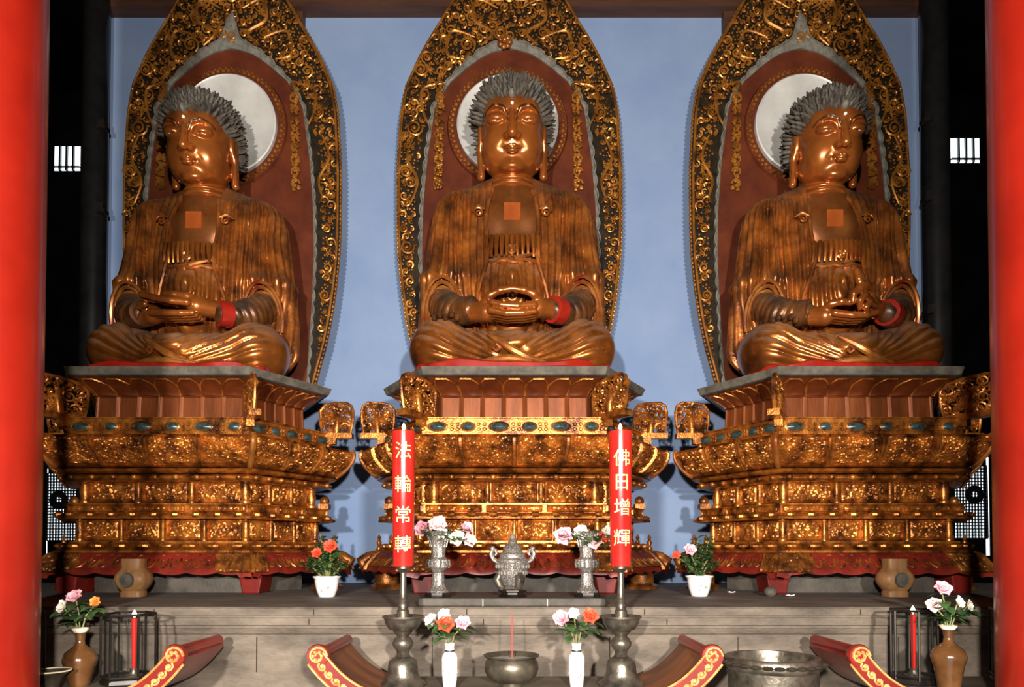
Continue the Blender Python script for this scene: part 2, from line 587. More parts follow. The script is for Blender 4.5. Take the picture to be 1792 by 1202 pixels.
def make_chest():
    g = Grid((-.50, -.45, .9), (.50, .35, 2.3), .016)
    C = g.ell((0, .0, 1.42), (.40, .325, .86))
    for s in (1, -1):
        C = smin(C, g.ell((s * .17, -.20, 1.66), (.16, .11, .17)), .08)
    C = smin(C, g.cap((0, .03, 2.02), (0, .03, 2.26), .24, .21), .06)
    return g.nets(C)

HC = (0.0, -.06, 2.60)
HSX, HSZ, TA = .99, .95, radians(17)
def head_tf(V):
    """nod the head forward about the top of the neck"""
    V = np.array(V, float) - np.array(HC)
    a = TA * sstep(-.60, -.33, V[:, 2])
    V[:, 0] *= 1 + (HSX - 1) * sstep(-.5, -.3, V[:, 2])
    y, z = V[:, 1] - .06, (V[:, 2] + .42)
    z = np.where(z > 0, z * HSZ, z)
    V[:, 1] = y * np.cos(a) - z * np.sin(a) + .06
    V[:, 2] = y * np.sin(a) + z * np.cos(a) - .42
    return V + np.array(HC)
def tf_mb(mb):
    mb.v = [tuple(p) for p in head_tf(mb.v)]
    return mb
_HF = []
def surf_y(x, z):
    """front surface of the untilted head at (x, z), relative to the head's centre"""
    V = _HF[0]
    m = (np.abs(V[:, 0] - x) < .012) & (np.abs(V[:, 2] - z) < .012)
    return float(V[m, 1].min()) - .002 if m.any() else -.3
def make_head():
    g = Grid((-.44, -.60, -.66), (.44, .46, .52), .0095)
    X = np.abs(g.X)
    H = g.ell((0, .05, .09), (.318, .36, .37))
    H = smin(H, g.ell((0, -.065, -.09), (.292, .295, .345)), .07)
    for s in (1, -1):
        H = smin(H, g.ell((s * .150, -.155, -.15), (.135, .165, .19)), .07)
        H = smin(H, g.ell((s * .15, -.02, -.25), (.14, .17, .14)), .06)
    H = smin(H, g.ell((0, -.255, -.345), (.115, .095, .085)), .06)
    H = smin(H, g.ell((0, -.175, .18), (.275, .165, .19)), .06)
    for s in (1, -1):
        # eye hollow, lids with a half open slit
        H = smax(H, -g.ell((s * .150, -.375, .100), (.108, .070, .075)), .04)
        H = smin(H, g.ell((s * .150, -.272, .090), (.098, .085, .066)), .012)
        H = smax(H, -g.ell((s * .152, -.348, .066), (.082, .040, .0062)), .005)
        H = smin(H, g.cap((s * .235, -.285, .070), (s * .07, -.340, .062), .006, .008), .012)
        # brow ridge
        H = smin(H, g.cap((s * .048, -.368, .085), (s * .085, -.362, .165), .012, .014), .025)
        H = smin(H, g.cap((s * .085, -.362, .165), (s * .165, -.335, .195), .014, .014), .03)
        H = smin(H, g.cap((s * .165, -.335, .195), (s * .265, -.250, .140), .014, .008), .03)
        # nostril
        H = smin(H, g.ell((s * .050, -.375, -.085), (.038, .046, .034)), .022)
    H = smin(H, g.cap((0, -.352, .130), (0, -.430, -.070), .026, .048), .028)
    for s in (1, -1):
        H = smax(H, -g.ell((s * .026, -.405, -.118), (.016, .022, .014)), .01)
        H = smax(H, -g.cap((s * .082, -.375, -.100), (s * .130, -.345, -.190), .006, .006), .025)
        H = smin(H, g.cap((s * .080, -.352, -.192), (s * .020, -.390, -.176), .012, .020), .016)
    H = smin(H, g.cap((0, -.386, -.182), (.02, -.390, -.176), .018, .02), .014)
    H = smin(H, g.ell((0, -.370, -.222), (.060, .042, .027)), .014)
    for s in (1, -1):
        H = smax(H, -g.cap((0, -.418, -.201), (s * .088, -.362, -.197), .0065, .004), .010)
        H = smax(H, -g.ell((s * .096, -.352, -.201), (.016, .02, .016)), .02)
    H = smax(H, -g.cap((-.05, -.385, -.275), (.05, -.385, -.275), .012, .012), .03)
    # double chin, neck with rings
    H = smin(H, g.cap((0, .03, -.30), (0, .05, -.66), .195, .225), .03)
    for z, r in ((-.452, .205), (-.535, .218)):
        t = np.sqrt((np.sqrt(g.X ** 2 + (g.Y - .035) ** 2) - r) ** 2 + (g.Z - z) ** 2) - .03
        H = smin(H, t, .02)
    # ears with long lobes
    for s in (1, -1):
        e = g.ell((s * .325, .075, .01), (.038, .085, .15))
        e = smin(e, g.cap((s * .330, .055, -.09), (s * .322, .02, -.385), .034, .042), .04)
        e = smax(e, -g.ell((s * .368, .055, .005), (.022, .045, .095)), .02)
        e = smax(e, -g.ell((s * .368, .03, -.30), (.030, .016, .075)), .01)
        H = smin(H, e, .012)
    V, Q = g.nets(H)
    _HF.append(V.copy())
    return head_tf(V + np.array(HC)), Q

def hand_sdf(g, wrist, palm, fingers, thumb, r=.036):
    """wrist, palm points; fingers = lists of joints; thumb = joints"""
    d = g.cap(wrist, palm, .085, .095)
    for i, f in enumerate(fingers):
        rr = r * (1, 1.03, 1, .88)[i]
        for a, b in zip(f[:-1], f[1:]):
            d = smin(d, g.cap(a, b, rr, rr * .9), .010)
            rr *= .93
    rr = r * 1.15
    for a, b in zip(thumb[:-1], thumb[1:]):
        d = smin(d, g.cap(a, b, rr, rr * .88), .02)
        rr *= .9
    return d

def make_hands(kind):
    g = Grid((-.58, -.92, .44), (.58, -.36, 1.02), .0105)
    if kind == 'oval':                 # one hand in the other, thumb tips meeting
        up = hand_sdf(g, (.44, -.52, .66), (.24, -.64, .640),
                      [[(.20, -.76 + .065 * i, .625 + .012 * i), (.05, -.80 + .068 * i, .600 + .015 * i), (-.10, -.80 + .068 * i, .612 + .015 * i), (-.215 + .02 * abs(i - 1.5), -.79 + .066 * i, .640 + .015 * i)] for i in range(4)],
                      [(.27, -.66, .69), (.20, -.73, .735), (.11, -.755, .765), (.015, -.76, .775)])
        lo = hand_sdf(g, (-.44, -.52, .64), (-.24, -.64, .600),
                      [[(-.20, -.77 + .068 * i, .575), (-.05, -.80 + .068 * i, .535), (.10, -.795 + .068 * i, .540), (.21, -.78 + .066 * i, .560)] for i in range(4)],
                      [(-.27, -.66, .67), (-.205, -.73, .725), (-.11, -.755, .762), (-.015, -.76, .775)])
    elif kind == 'flat':               # palms stacked flat, fingers straight
        up = hand_sdf(g, (.40, -.52, .69), (.20, -.66, .690),
                      [[(.16, -.78 + .066 * i, .685 + .010 * i), (.02, -.81 + .068 * i, .690 + .010 * i), (-.14, -.82 + .068 * i, .715 + .010 * i), (-.29 + .025 * abs(i - 1.2), -.82 + .066 * i, .745 + .010 * i)] for i in range(4)],
                      [(.24, -.67, .74), (.12, -.70, .775), (.0, -.715, .785), (-.09, -.72, .79)])
        lo = hand_sdf(g, (-.42, -.50, .62), (-.24, -.64, .610),
                      [[(-.20, -.76 + .066 * i, .595), (-.05, -.79 + .068 * i, .580), (.10, -.785 + .068 * i, .580), (.21, -.77 + .066 * i, .590)] for i in range(4)],
                      [(-.26, -.66, .65), (-.30, -.74, .66), (-.27, -.80, .655), (-.22, -.83, .65)])
    else:                              # one hand lifted in a gesture above the other
        up = hand_sdf(g, (.36, -.50, .68), (.15, -.66, .70),
                      [[(.10, -.76, .72), (.02, -.81, .80), (-.02, -.83, .88), (-.035, -.82, .96)],
                       [(.09, -.75, .75), (-.02, -.83, .78), (-.08, -.85, .73), (-.08, -.83, .66)],
                       [(.13, -.76, .69), (.02, -.85, .71), (-.03, -.87, .66), (-.01, -.83, .61)],
                       [(.16, -.77, .65), (.07, -.85, .65), (.03, -.86, .60), (.06, -.82, .57)]],
                      [(.18, -.68, .76), (.14, -.76, .83), (.06, -.81, .83), (-.01, -.83, .80)])
        lo = hand_sdf(g, (-.44, -.50, .63), (-.26, -.64, .590),
                      [[(-.22, -.77 + .066 * i, .575), (-.07, -.80 + .068 * i, .545), (.07, -.795 + .068 * i, .550), (.17, -.78 + .066 * i, .580)] for i in range(4)],
                      [(-.28, -.66, .64), (-.25, -.75, .67), (-.17, -.80, .675), (-.09, -.81, .66)])
    return g.nets(np.minimum(up, lo))

def hair_mesh():
    mb = MB()
    rx, ry, rz = .355, .385, .435
    cz, cy = .115, .075
    def sq(v):
        return (1 if v > 0 else -1) * abs(v) ** .80
    # cap
    n, m = 40, 26
    P = []
    for i in range(m + 1):
        ph = pi / 2 - (pi * .80) * i / m
        row = []
        for k in range(n + 1):
            a = 2 * pi * k / n
            x, y, z = rx * sq(cos(ph)) * cos(a), ry * sq(cos(ph)) * sin(a), rz * sin(ph)
            fr = max(0, min(1, (-y / ry - .10) / .5))       # 1 at the front
            lim = -.30 + .44 * fr ** .6
            if abs(x) > .2 and y < .06:
                lim = max(lim, -.02 - (0.0 if y < -.05 else .25 * (y + .05) / .11))
            if z < lim:
                z = lim
                s = .90
                x, y = x * s, y * s
            row.append((HC[0] + x, HC[1] + cy + y, HC[2] + cz + z))
        P.append(row)
    mb.grid(P)
    # curled locks
    N = 1000
    rnd = random.Random(5)
    for i in range(N):
        zz = 1 - 2 * (i + .5) / N
        a = i * 2.399963
        q = sqrt(1 - zz * zz)
        x, y, z = rx * sq(q) * cos(a), ry * sq(q) * sin(a), rz * zz
        fr = max(0, min(1, (-y / ry - .10) / .5))
        lim = -.26 + .40 * fr ** .6
        if z < lim:
            continue
        if abs(x) > .2 and y < .03 and z < .0:
            continue
        nrm = Vector((x / rx ** 2, y / ry ** 2, z / rz ** 2)).normalized()
        p = Vector((HC[0] + x, HC[1] + cy + y, HC[2] + cz + z))
        up = Vector((0, 0, 1))
        side = nrm.cross(up)
        if side.length < .05:
            side = Vector((1, 0, 0))
        side.normalize()
        # outward, bending upward, flat on the very top
        L = .105 * (.75 + .5 * rnd.random())
        if z > .34:
            L *= .75
        out = (nrm * 1.0 + side * rnd.uniform(-.35, .35)).normalized()
        bend = (up - nrm * up.dot(nrm)) * (.55 if abs(x) < .27 else .25) + Vector((0, .25, 0))
        pts, rad = [], []
        for t in (0, .35, .7, 1.0):
            pts.append(p - nrm * .02 + out * L * t + bend * L * t * t * .5)
            rad.append(.025 * (1 - t) ** .6 + .007)
        mb.tube(pts, rad, 5)
    return mb

def petal_band(mb):
    pass

def build_statue(name, kind, label):
    root = empty(name)
    tag(root, label, 'statue', 'seated gilded statues on the lotus pedestals')
    V1, Q1 = HEAD
    V2, Q2 = CHEST
    V3, Q3 = make_hands(kind)
    V = np.concatenate([V1, V2, V3])
    Q = np.concatenate([Q1, Q2 + len(V1), Q3 + len(V1) + len(V2)])
    b = np_obj('body', V, Q, M['skin'], root)
    b.data.materials.append(M['chest'])
    mi = np.zeros(len(Q), np.int32); mi[len(Q1):len(Q1) + len(Q2)] = 1
    b.data.polygons.foreach_set('material_index', mi)
    r = np_obj('robe', *ROBE, M['robe'], root)
    l = np_obj('draped_legs', *LEGS, M['legs'], root)
    k = np_obj('waist_skirt', *BELLY, M['legs'], root)
    # ruffled knot at the top of the skirt, ribbon and curl
    mb = MB()
    for i in range(11):
        x = -.25 + .05 * i
        y0 = -.02 - .36 * sqrt(max(0, 1 - (x / .50) ** 2))
        mb.tube([(x * .96, y0 - .02, 1.44 - .02 * abs(i - 5) / 5), (x, y0 - .065, 1.42), (x * 1.02, y0 - .075, 1.32), (x * 1.04, y0 - .06, 1.22)],
                [.010, .026, .024, .014], 7)
    mb.tube([(-.30 + .03 * i, -.43 + .10 * abs(i - 10) ** 2 / 100, 1.205 - .035 * (1 - abs(i - 10) / 10) + .01 * sin(i)) for i in range(21)], .017, 7)
    mb.tube([(.02 + .04 * i, -.45 + .002 * i * i, 1.185 + .014 * i) for i in range(8)], [.022, .02, .019, .018, .017, .016, .014, .008], 6)
    mb.tube([(.055 * (1 - i / 22) * cos(i * .6), -.455, 1.275 + .055 * (1 - i / 22) * sin(i * .6)) for i in range(20)], .012, 6)
    mb.build('ruffled_sash', M['legs'], root)
    # lapel edges
    for s in (1, -1):
        pts = []
        for i in range(26):
            z = 2.02 - (2.02 - .66) * i / 25
            w = .235 + .10 * float(sstep(1.35, .7, np.float64(z))) - .055 * float(sstep(1.8, 2.1, np.float64(z))) + .012 * sin(z * 9)
            zz = min(.999, abs((z - 1.12) / 1.06))
            yy = .08 - .50 * sqrt(max(0.02, 1 - zz * zz - (w / .64) ** 2))
            if z > 1.75:
                yy = min(yy, .08 - sqrt(max(.0, .26 ** 2 - (z - 1.84) ** 2)) - .01)
            pts.append((s * (w + .012), yy - .014, z))
        mb = MB()
        mb.tube(pts, .021, 7)
        mb.build('lapel_trim', M['robe'], root)
        # curled clasp on the breast
        mb = MB()
        mb.tube([(s * .33 + .045 * (1 - i / 26) * cos(i * .5) * s, -.305 - .04 * (1 - i / 26), 1.70 + .045 * (1 - i / 26) * sin(i * .5)) for i in range(22)],
                .010, 6)
        mb.tube([(s * .40, -.27, 1.74), (s * .34, -.325, 1.765), (s * .27, -.335, 1.73)], [.008, .018, .008], 6)
        mb.build('clasp', M['robe'], root)
        # sleeve mouth: nested arched hems, then the inner sleeve and cuff
        mb = MB()
        for j, (rx, rz, dy) in enumerate(((.205, .36, 0), (.175, .315, .03), (.150, .275, .06))):
            pts = []
            for i in range(19):
                a = pi * (-.12 + 1.12 * i / 18)
                pts.append((s * (.69 + rx * cos(a)), -.235 + dy - .06 * sin(a) - .05 * (1 - abs(cos(a))), .70 + rz * sin(a)))
            mb.tube(pts, .020, 6)
        mb.build('sleeve_hem', M['hem'], root)
        g = Grid((.1, -.72, .42), (1.0, .1, 1.12), .014)
        A = smin(g.cap((.70, -.14, .86), (.60, -.36, .70), .17, .155), g.cap((.60, -.36, .70), (.42, -.53, .655), .150, .115), .05)
        Va, Qa = g.nets(A)
        Na = vnormals(Va, Qa)
        t = (Va - np.array((.70, -.14, .86))) @ np.array((-.50, -.66, -.42))
        Va = Va + Na * (ridge(t * 95) * .016)[:, None]
        Va[:, 0] *= s
        if s < 0:
            Qa = Qa[:, ::-1]
        np_obj('inner_sleeve', Va, Qa, M['inner'], root)
        mb = MB()
        c0, d0 = Vector((s * .43, -.525, .655)), Vector((-s * .68, -.60, -.06)).normalized()
        mb.tube([c0 - d0 * .05, c0, c0 + d0 * .07, c0 + d0 * .075], [.128, .128, .128, .10], 20)
        mb.build('cuff', M['redlac'] if s > 0 else M['inner'], root)
    if kind != 'flat':
        # frilled cuff resting on the lap
        mb = MB()
        for i in range(7):
            x = -.74 + .055 * i
            mb.ball((x, -.60 + .012 * abs(i - 3), .565 + (.03 if i % 2 else .0)), (.030, .045, .034))
        mb.build('frilled_cuff', M['inner'], root)
    # plaque on the breast
    mb = MB()
    mb.box(-.085, .085, -.335, -.27, 1.62, 1.80)
    p = mb.build('breast_plaque', M['plaque'], root, smooth=False)
    bv = p.modifiers.new('b', 'BEVEL'); bv.width = .006
    # hair, urna, eyes, brows
    mb = tf_mb(hair_mesh())
    h = mb.build('hair', M['hair'], root, angle=60)
    mb = MB(); mb.ball((0, HC[1] - .315, HC[2] + .31), (.040, .045, .045), n=12, m=8); tf_mb(mb).build('hair_jewel', M['greyrim'], h)
    mb = MB(); mb.ball((0, HC[1] - .345, HC[2] + .215), .017, n=12, m=8); tf_mb(mb).build('forehead_pearl', M['pearl'], root)
    for s in (1, -1):
        mb = MB(); mb.ball((s * .152, HC[1] - .262, HC[2] + .067), (.084, .070, .024), n=14, m=8)
        e = tf_mb(mb).build('eye', M['eye'], root)
        mb = MB(); mb.ball((s * .140, HC[1] - .318, HC[2] + .064), (.026, .0165, .016), n=10, m=7)
        tf_mb(mb).build('pupil', M['brow'], e)
        # eyebrow: one painted arc from the nose over the eye
        pts = []
        for i in range(15):
            t = i / 14
            an = pi * (1.08 - 1.02 * t)
            x = .158 + .112 * cos(an)
            z = .095 + .105 * sin(an)
            pts.append((s * x, HC[1] + surf_y(x, z), HC[2] + z))
        mb = MB(); mb.tube(pts, [.003 + .005 * sin(pi * (i + .6) / 15.2) for i in range(15)], 6)
        tf_mb(mb).build('eyebrow', M['brow'], root)
    # red lacquered hem spread over the seat
    mb = MB()
    n = 96
    rows = []
    for (sc, z) in ((.80, .065), (.985, .072), (1.0, .058), (1.0, .012), (.985, .0), (.6, .0)):
        row = []
        for k in range(n + 1):
            a = 2 * pi * k / n
            ca, sa = cos(a), sin(a)
            x = .96 * (1 if ca > 0 else -1) * abs(ca) ** .45
            y = -.10 + .84 * (1 if sa > 0 else -1) * abs(sa) ** .55
            wv = .018 * sin(a * 9 + 1) + .010 * sin(a * 17)
            row.append((x * sc + wv * ca, min(y * sc + wv * sa, .56), z + (.018 * sin(a * 10 + .6) if z > .03 else 0)))
        rows.append(row)
    mb.grid(rows)
    mb.build('red_hem', M['redlac'], root)
    # folds crossing in front of the shins
    mb = MB()
    mb.tube([(.30, -.83, .07), (.15, -.89, .10), (.02, -.91, .16), (-.10, -.89, .24), (-.22, -.84, .33)], [.02, .034, .036, .032, .014], 8)
    mb.tube([(-.34, -.82, .07), (-.18, -.89, .085), (-.02, -.92, .09), (.16, -.89, .075), (.32, -.83, .06)], [.012, .026, .032, .026, .012], 8)
    mb.tube([(-.10, -.89, .19), (-.14, -.90, .22), (-.17, -.885, .19), (-.14, -.89, .16), (-.11, -.90, .18)], .016, 6)
    mb.build('crossed_fold', M['hem'], root)
    return root

ROBE, LEGS, BELLY, CHEST, HEAD = make_robe(), make_legs(), make_belly(), make_chest(), make_head()
SEAT_Z = at(900, 641, 6.05).z + .002
DX = 3.17
def place_statue(kind, x, label, sc, hx=0):
    r = build_statue('buddha_statue', kind, label)
    r.location = (x, 7.02, SEAT_Z)
    r.scale = (sc, sc, sc)
    return r
place_statue('oval', -.02, 'middle seated gilded statue, thumbs of its folded hands touching in an oval', 1.0)
place_statue('flat', -DX, 'left seated gilded statue, hands stacked flat in its lap, beside the left black column', .955)
place_statue('mudra', DX, 'right seated gilded statue, one hand lifted in a gesture above its lap', .965)
# ================================================================== flame shaped halo boards
HY = 7.68
def hp(du, v, dy=0.0):
    """offset in photo pixels from the halo's axis -> local point (x, y, z)"""
    p = at(900 + du, v, HY)
    return (p.x, dy, p.z)

VB = 690.0                      # photo row where the board meets the seat slab
while zat(VB, HY) > SEAT_Z + .001:
    VB += .05
VB -= .05
OV = [-125, -105, -75, -40, 0, 40, 70, 100, 150, 200, 300, 400, 450, 500, 550, 600, 650, VB]
OH = [0, 22, 48, 73, 98, 122, 141, 158, 181, 190, 196, 196, 194, 189, 182, 172, 158, 143]
IV = [89, 93, 97, 106, 117, 147, 190, 285, 368, 450, 550, VB]
IH = [0, 20, 34, 50, 66, 102, 129, 143, 150, 152, 148, 138]
def hw(v): return float(np.interp(v, OV, OH))
def hi(v): return float(np.interp(v, IV, IH)) if v > 89 else 0

def halo_geom():
    rnd = random.Random(3)
    vs = [OV[0] + (OV[-1] - OV[0]) * i / 70 for i in range(71)]
    out = [(hw(v), v) for v in vs]
    outline = [(h, v) for h, v in out] + [(-h, v) for h, v in reversed(out[1:])]
    def board(poly, y0, y1):
        mb = MB()
        mb.prism([(hp(d, v)[0], hp(d, v)[2]) for d, v in poly], y0, y1)
        return mb
    back = board(outline, 0, .09)
    ivs = [89 + (VB - 89) * (i / 40) ** 1.6 for i in range(41)]
    inn = [(hi(v), v) for v in ivs] + [(-hi(v), v) for v in reversed(ivs[1:])]
    red = board(inn, -.025, .0)
    # rim beads and rope along the outer edge
    rim = MB()
    path = [hp(d * .985, v, -.02) for d, v in outline if -124 < v < VB - 6]
    rim.tube(path, .014, 6)
    L = 0
    acc = 0
    pts = [Vector(hp(d, v, .03)) for d, v in outline]
    cen = Vector(hp(0, 330, .03))
    for a, b in zip(pts[:-1], pts[1:]):
        seg = (b - a).length
        while acc < seg:
            p = a + (b - a) * (acc / seg)
            o = (p - cen).normalized()
            if p.z > SEAT_Z + .03:
                rim.ball(p + o * .002, .024, n=6, m=4)
            acc += .050
        acc -= seg
    # scroll work
    sw = MB()
    circ = []
    for tries in range(34000):
        v = rnd.uniform(-115, 660)
        r = rnd.choice((13, 11, 10, 9, 8, 7, 6.2, 5, 4.5)) if tries < 7000 else rnd.choice((4, 3.2, 2.6, 2.2))
        d = rnd.uniform(-196, 196)
        if abs(d) > hw(v) - r * .9 - 4:
            continue
        if v + r > 80:
            if abs(d) < hi(min(VB, max(v, v + r))) + r * .95 + 13 or (abs(d) < r + 14 and v < 100 and v > 70):
                continue
        if any((d - e) ** 2 + (v - w) ** 2 < (r + q) ** 2 * .86 for e, w, q in circ):
            continue
        circ.append((d, v, r))
    for d, v, r in circ:
        x0, _, z0 = hp(d, v)
        R = (hp(d + r, v)[0] - x0)
        s = rnd.choice((1, -1))
        ph = rnd.uniform(0, 2 * pi)
        if r >= 6:
            turns = 1.35 if r < 9 else 1.8
            n = int(12 * turns)
            pts, rad = [], []
            for i in range(n + 1):
                t = i / n
                a = ph + s * t * turns * 2 * pi
                q = R * (1.08 - .80 * t)
                pts.append((x0 + q * cos(a), -.030 - .022 * sin(pi * t), z0 + q * sin(a)))
                rad.append(.007 + .0075 * (1 - t) * min(1, t * 5 + .35) + .002 * (r > 10))
            sw.tube(pts, rad, 5)
            sw.ball((x0, -.048, z0), R * .20 + .006, n=6, m=4)
            # leaf curls leaving the outside of the spiral
            for j in range(2 if r < 10 else 4):
                a = ph + rnd.uniform(0, 2 * pi)
                p0 = Vector((x0 + R * cos(a), -.03, z0 + R * sin(a)))
                t1 = Vector((cos(a + s), 0, sin(a + s)))
                sw.tube([p0, p0 + t1 * R * .3 + Vector((0, -.015, 0)), p0 + t1 * R * .45 + Vector((cos(a), 0, sin(a))) * R * .18], [.010, .012, .005], 5)
        elif r >= 4:
            pts = [(x0 + R * .9 * cos(ph + s * i * .75), -.03 - .004 * i, z0 + R * .9 * sin(ph + s * i * .75)) for i in range(7)]
            sw.tube(pts, [.006, .010, .012, .012, .011, .009, .006], 5)
            sw.ball((x0, -.04, z0), .013, n=6, m=4)
        else:
            sw.ball((x0, -.028, z0), R * .8, n=6, m=4)
    # long S stems
    for s in (1, -1):
        for (pl, w) in ((((20, 20), (55, 5), (62, 40), (30, 62), (50, 85)), .02), (((60, 70), (100, 60), (108, 100), (80, 108)), .018),
                        (((112, 150), (150, 160), (150, 200), (135, 230)), .018), (((165, 240), (178, 280), (160, 320), (172, 360)), .017),
                        (((18, -60), (52, -40), (40, 0), (10, 5)), .02)):
            pts = []
            n = 18
            pp = [Vector((a * s, 0, b)) for a, b in pl]
            for i in range(n + 1):
                t = i / n * (len(pp) - 1)
                k = min(int(t), len(pp) - 2)
                f = t - k
                p0, p1, p2, p3 = pp[max(k - 1, 0)], pp[k], pp[k + 1], pp[min(k + 2, len(pp) - 1)]
                q = .5 * ((2 * p1) + (p2 - p0) * f + (2 * p0 - 5 * p1 + 4 * p2 - p3) * f * f + (3 * p1 - p0 - 3 * p2 + p3) * f ** 3)
                pts.append(hp(q.x, q.z, -.045))
            sw.tube(pts, [w * (.45 + .65 * sin(pi * (i + .5) / (n + 1))) for i in range(n + 1)], 6)
    # scalloped grey border of the niche
    def border(spike):
        mb = MB()
        A, B = [], []
        for sgn in (-1, 1):
            seq = list(reversed(ivs)) if sgn < 0 else ivs[1:]
            for v in seq:
                A.append((sgn * hi(v), v))
        n = 440
        P = [Vector((a, b)) for a, b in A]
        cum = [0]
        for a, b in zip(P[:-1], P[1:]):
            cum.append(cum[-1] + (b - a).length)
        inner, outer = [], []
        for i in range(n + 1):
            s = cum[-1] * i / n
            k = max(j for j in range(len(cum)) if cum[j] <= s + 1e-9)
            k = min(k, len(P) - 2)
            p = P[k] + (P[k + 1] - P[k]) * ((s - cum[k]) / max(1e-6, cum[k + 1] - cum[k]))
            t = (P[k + 1] - P[k]).normalized()
            nn = Vector((t.y, -t.x))
            w = 2.6 + 3.6 * abs(sin(i * pi / 8))
            if p.y < 150:
                w += 9 * (1 - max(0, p.y - 89) / 61)
            o = p + nn * w
            if spike and abs(p.x) < 26:
                o = Vector((o.x, o.y - 46 * (1 - abs(p.x) / 26) ** 2.2))
            inner.append(p); outer.append(o)
        f0 = [hp(p.x, p.y, -.045) for p in inner]
        f1 = [hp(p.x, p.y, -.060) for p in outer]
        b0 = [hp(p.x, p.y, .0) for p in inner]
        b1 = [hp(p.x, p.y, .0) for p in outer]
        mb.grid([b0, f0, f1, b1])
        mb.tube(f1, .011, 5)
        return mb
    # disc and its ring
    dc = (-3, 226)
    x0, _, z0 = hp(*dc)
    R = hp(dc[0] + 88, dc[1])[0] - x0
    disc = MB()
    n = 64
    prof = [(R, -.03), (R, -.10), (R - .014, -.112), (R - .03, -.10), (R * .5, -.095), (0.001, -.093)]
    disc.grid([[(x0 + r * cos(2 * pi * k / n), y, z0 + r * sin(2 * pi * k / n)) for k in range(n + 1)] for r, y in prof])
    ring = MB()
    ring.grid([[(x0 + r * cos(2 * pi * k / n), y, z0 + r * sin(2 * pi * k / n)) for k in range(n + 1)]
               for r, y in ((R + .002, -.02), (R + .005, -.06), (R + .10, -.06), (R + .115, -.02))])
    for k in range(64):
        a = 2 * pi * k / 64
        rr = R + .055
        ring.ball((x0 + rr * cos(a), -.07, z0 + rr * sin(a)), (.022, .016, .022), 1, n=6, m=4)
        a2 = a + pi / 64
        ring.ball((x0 + (R + .085) * cos(a2), -.066, z0 + (R + .085) * sin(a2)), .011, 1, n=6, m=4)
    # garlands hanging down the niche
    gar = []
    for s in (1, -1):
        mb = MB()
        for i in range(34):
            v = 158 + 5.3 * i
            d = s * (118 + 4 * i / 33) - 2
            if v > 250:
                d -= s * 0
            x, _, z = hp(d, v)
            for j in range(3):
                mb.ball((x + rnd.uniform(-.04, .04), -.05 - rnd.uniform(0, .02), z + rnd.uniform(-.02, .02)), rnd.uniform(.014, .028), n=6, m=4)
            if i % 4 == 0:
                mb.tube([(x + .05 * cos(k * .9), -.075, z + .05 * sin(k * .9)) for k in range(6)], .011, 5)
        gar.append(mb)
    # central flower over the niche
    fl = MB()
    x, _, z = hp(-8, 84)
    for k in range(7):
        a = 2 * pi * k / 7
        fl.ball((x + .055 * cos(a), -.10, z + .055 * sin(a)), (.035, .025, .035), n=8, m=5)
    fl.ball((x, -.13, z), .035, n=8, m=5)
    return back, red, rim, sw, border, disc, ring, gar, fl

HB = halo_geom()
def build_halo(spike, label):
    back, red, rim, sw, border, disc, ring, gar, fl = HB
    root = thing('flame_halo', label, 'halo', group='carved halo boards behind the statues')
    b = back.build('backboard', M['ground'], root, angle=30)
    rim.build('beaded_rim', M['scroll'], b)
    sw.build('scrollwork', M['scroll'], b)
    r = red.build('niche_panel', M['darkred'], root, angle=30)
    border(spike).build('scalloped_border', M['greyrim'], r)
    for mb in gar:
        mb.build('garland', M['scroll'], r)
    d = disc.build('halo_disc', M['disc'], root)
    ring.build('disc_ring', [M['darkred'], M['scroll']], d)
    if not spike:
        fl.build('niche_flower', M['hem'], root)
    return root
h1 = build_halo(False, 'carved gilt halo board with a red flower over its niche, behind the middle statue')
h1.location = (-.055, HY, 0)
h2 = build_halo(True, 'carved gilt halo board with a spiked grey niche, behind the left statue')
h2.location = (-3.20, HY, 0); h2.scale = (.965, 1, 1)
h3 = dup(h2)
h3.location = (3.24, HY, 0); h3.scale = (-.975, 1, 1)
h3['label'] = 'carved gilt halo board with a spiked grey niche, behind the right statue'
# ================================================================== pedestals
PY = 6.90                       # depth of a pedestal's centre
PLZ = CAMZ - .375               # top of the stone plinth
FW, SW, DF = .855, 1.38, .90
NS = Vector((DF, -(SW - FW), 0)).normalized()       # normal of the slanted side (front right)

def hexa(e):
    """corners of the plan, offset outward by e: front-left, front-right, right tip, back-right, back-left, left tip"""
    ty = e / NS.x
    fx = FW + (e - NS.y * -e) / NS.x if False else FW + e * (1 + NS.y) / NS.x
    return [(-fx, -DF - e), (fx, -DF - e), (SW + ty, 0), (fx, DF + e), (-fx, DF + e), (-SW - ty, 0)]

def pv(v, e):
    """photo row of a front edge with offset e -> height above the plinth"""
    return zat(v, PY - DF - e) - PLZ

def hex_loft(mb, prof, mi=0, cap=True):
    rows = [[(x, y, z) for x, y in hexa(e)] for e, z in prof]
    v = [p for r in rows for p in r]
    f = []
    for i in range(len(rows) - 1):
        for k in range(6):
            k2 = (k + 1) % 6
            f.append((i * 6 + k, i * 6 + k2, i * 6 + 6 + k2, i * 6 + 6 + k))
    if cap:
        f.append(tuple(reversed(range(6))))
        f.append(tuple(range(len(v) - 6, len(v))))
    mb.add(v, f, mi)

def side_pt(k, s, e, z, out=0.0):
    """point on side k (0 front, 1 right, 5 left), s in 0..1 along it"""
    h = hexa(e)
    a, b = Vector((*h[k], 0)), Vector((*h[(k + 1) % 6], 0))
    d = (b - a).normalized()
    n = Vector((d.y, -d.x, 0))
    p = a + (b - a) * s + n * out
    return Vector((p.x, p.y, z))

def side_len(k, e):
    h = hexa(e)
    return (Vector(h[(k + 1) % 6]) - Vector(h[k])).length

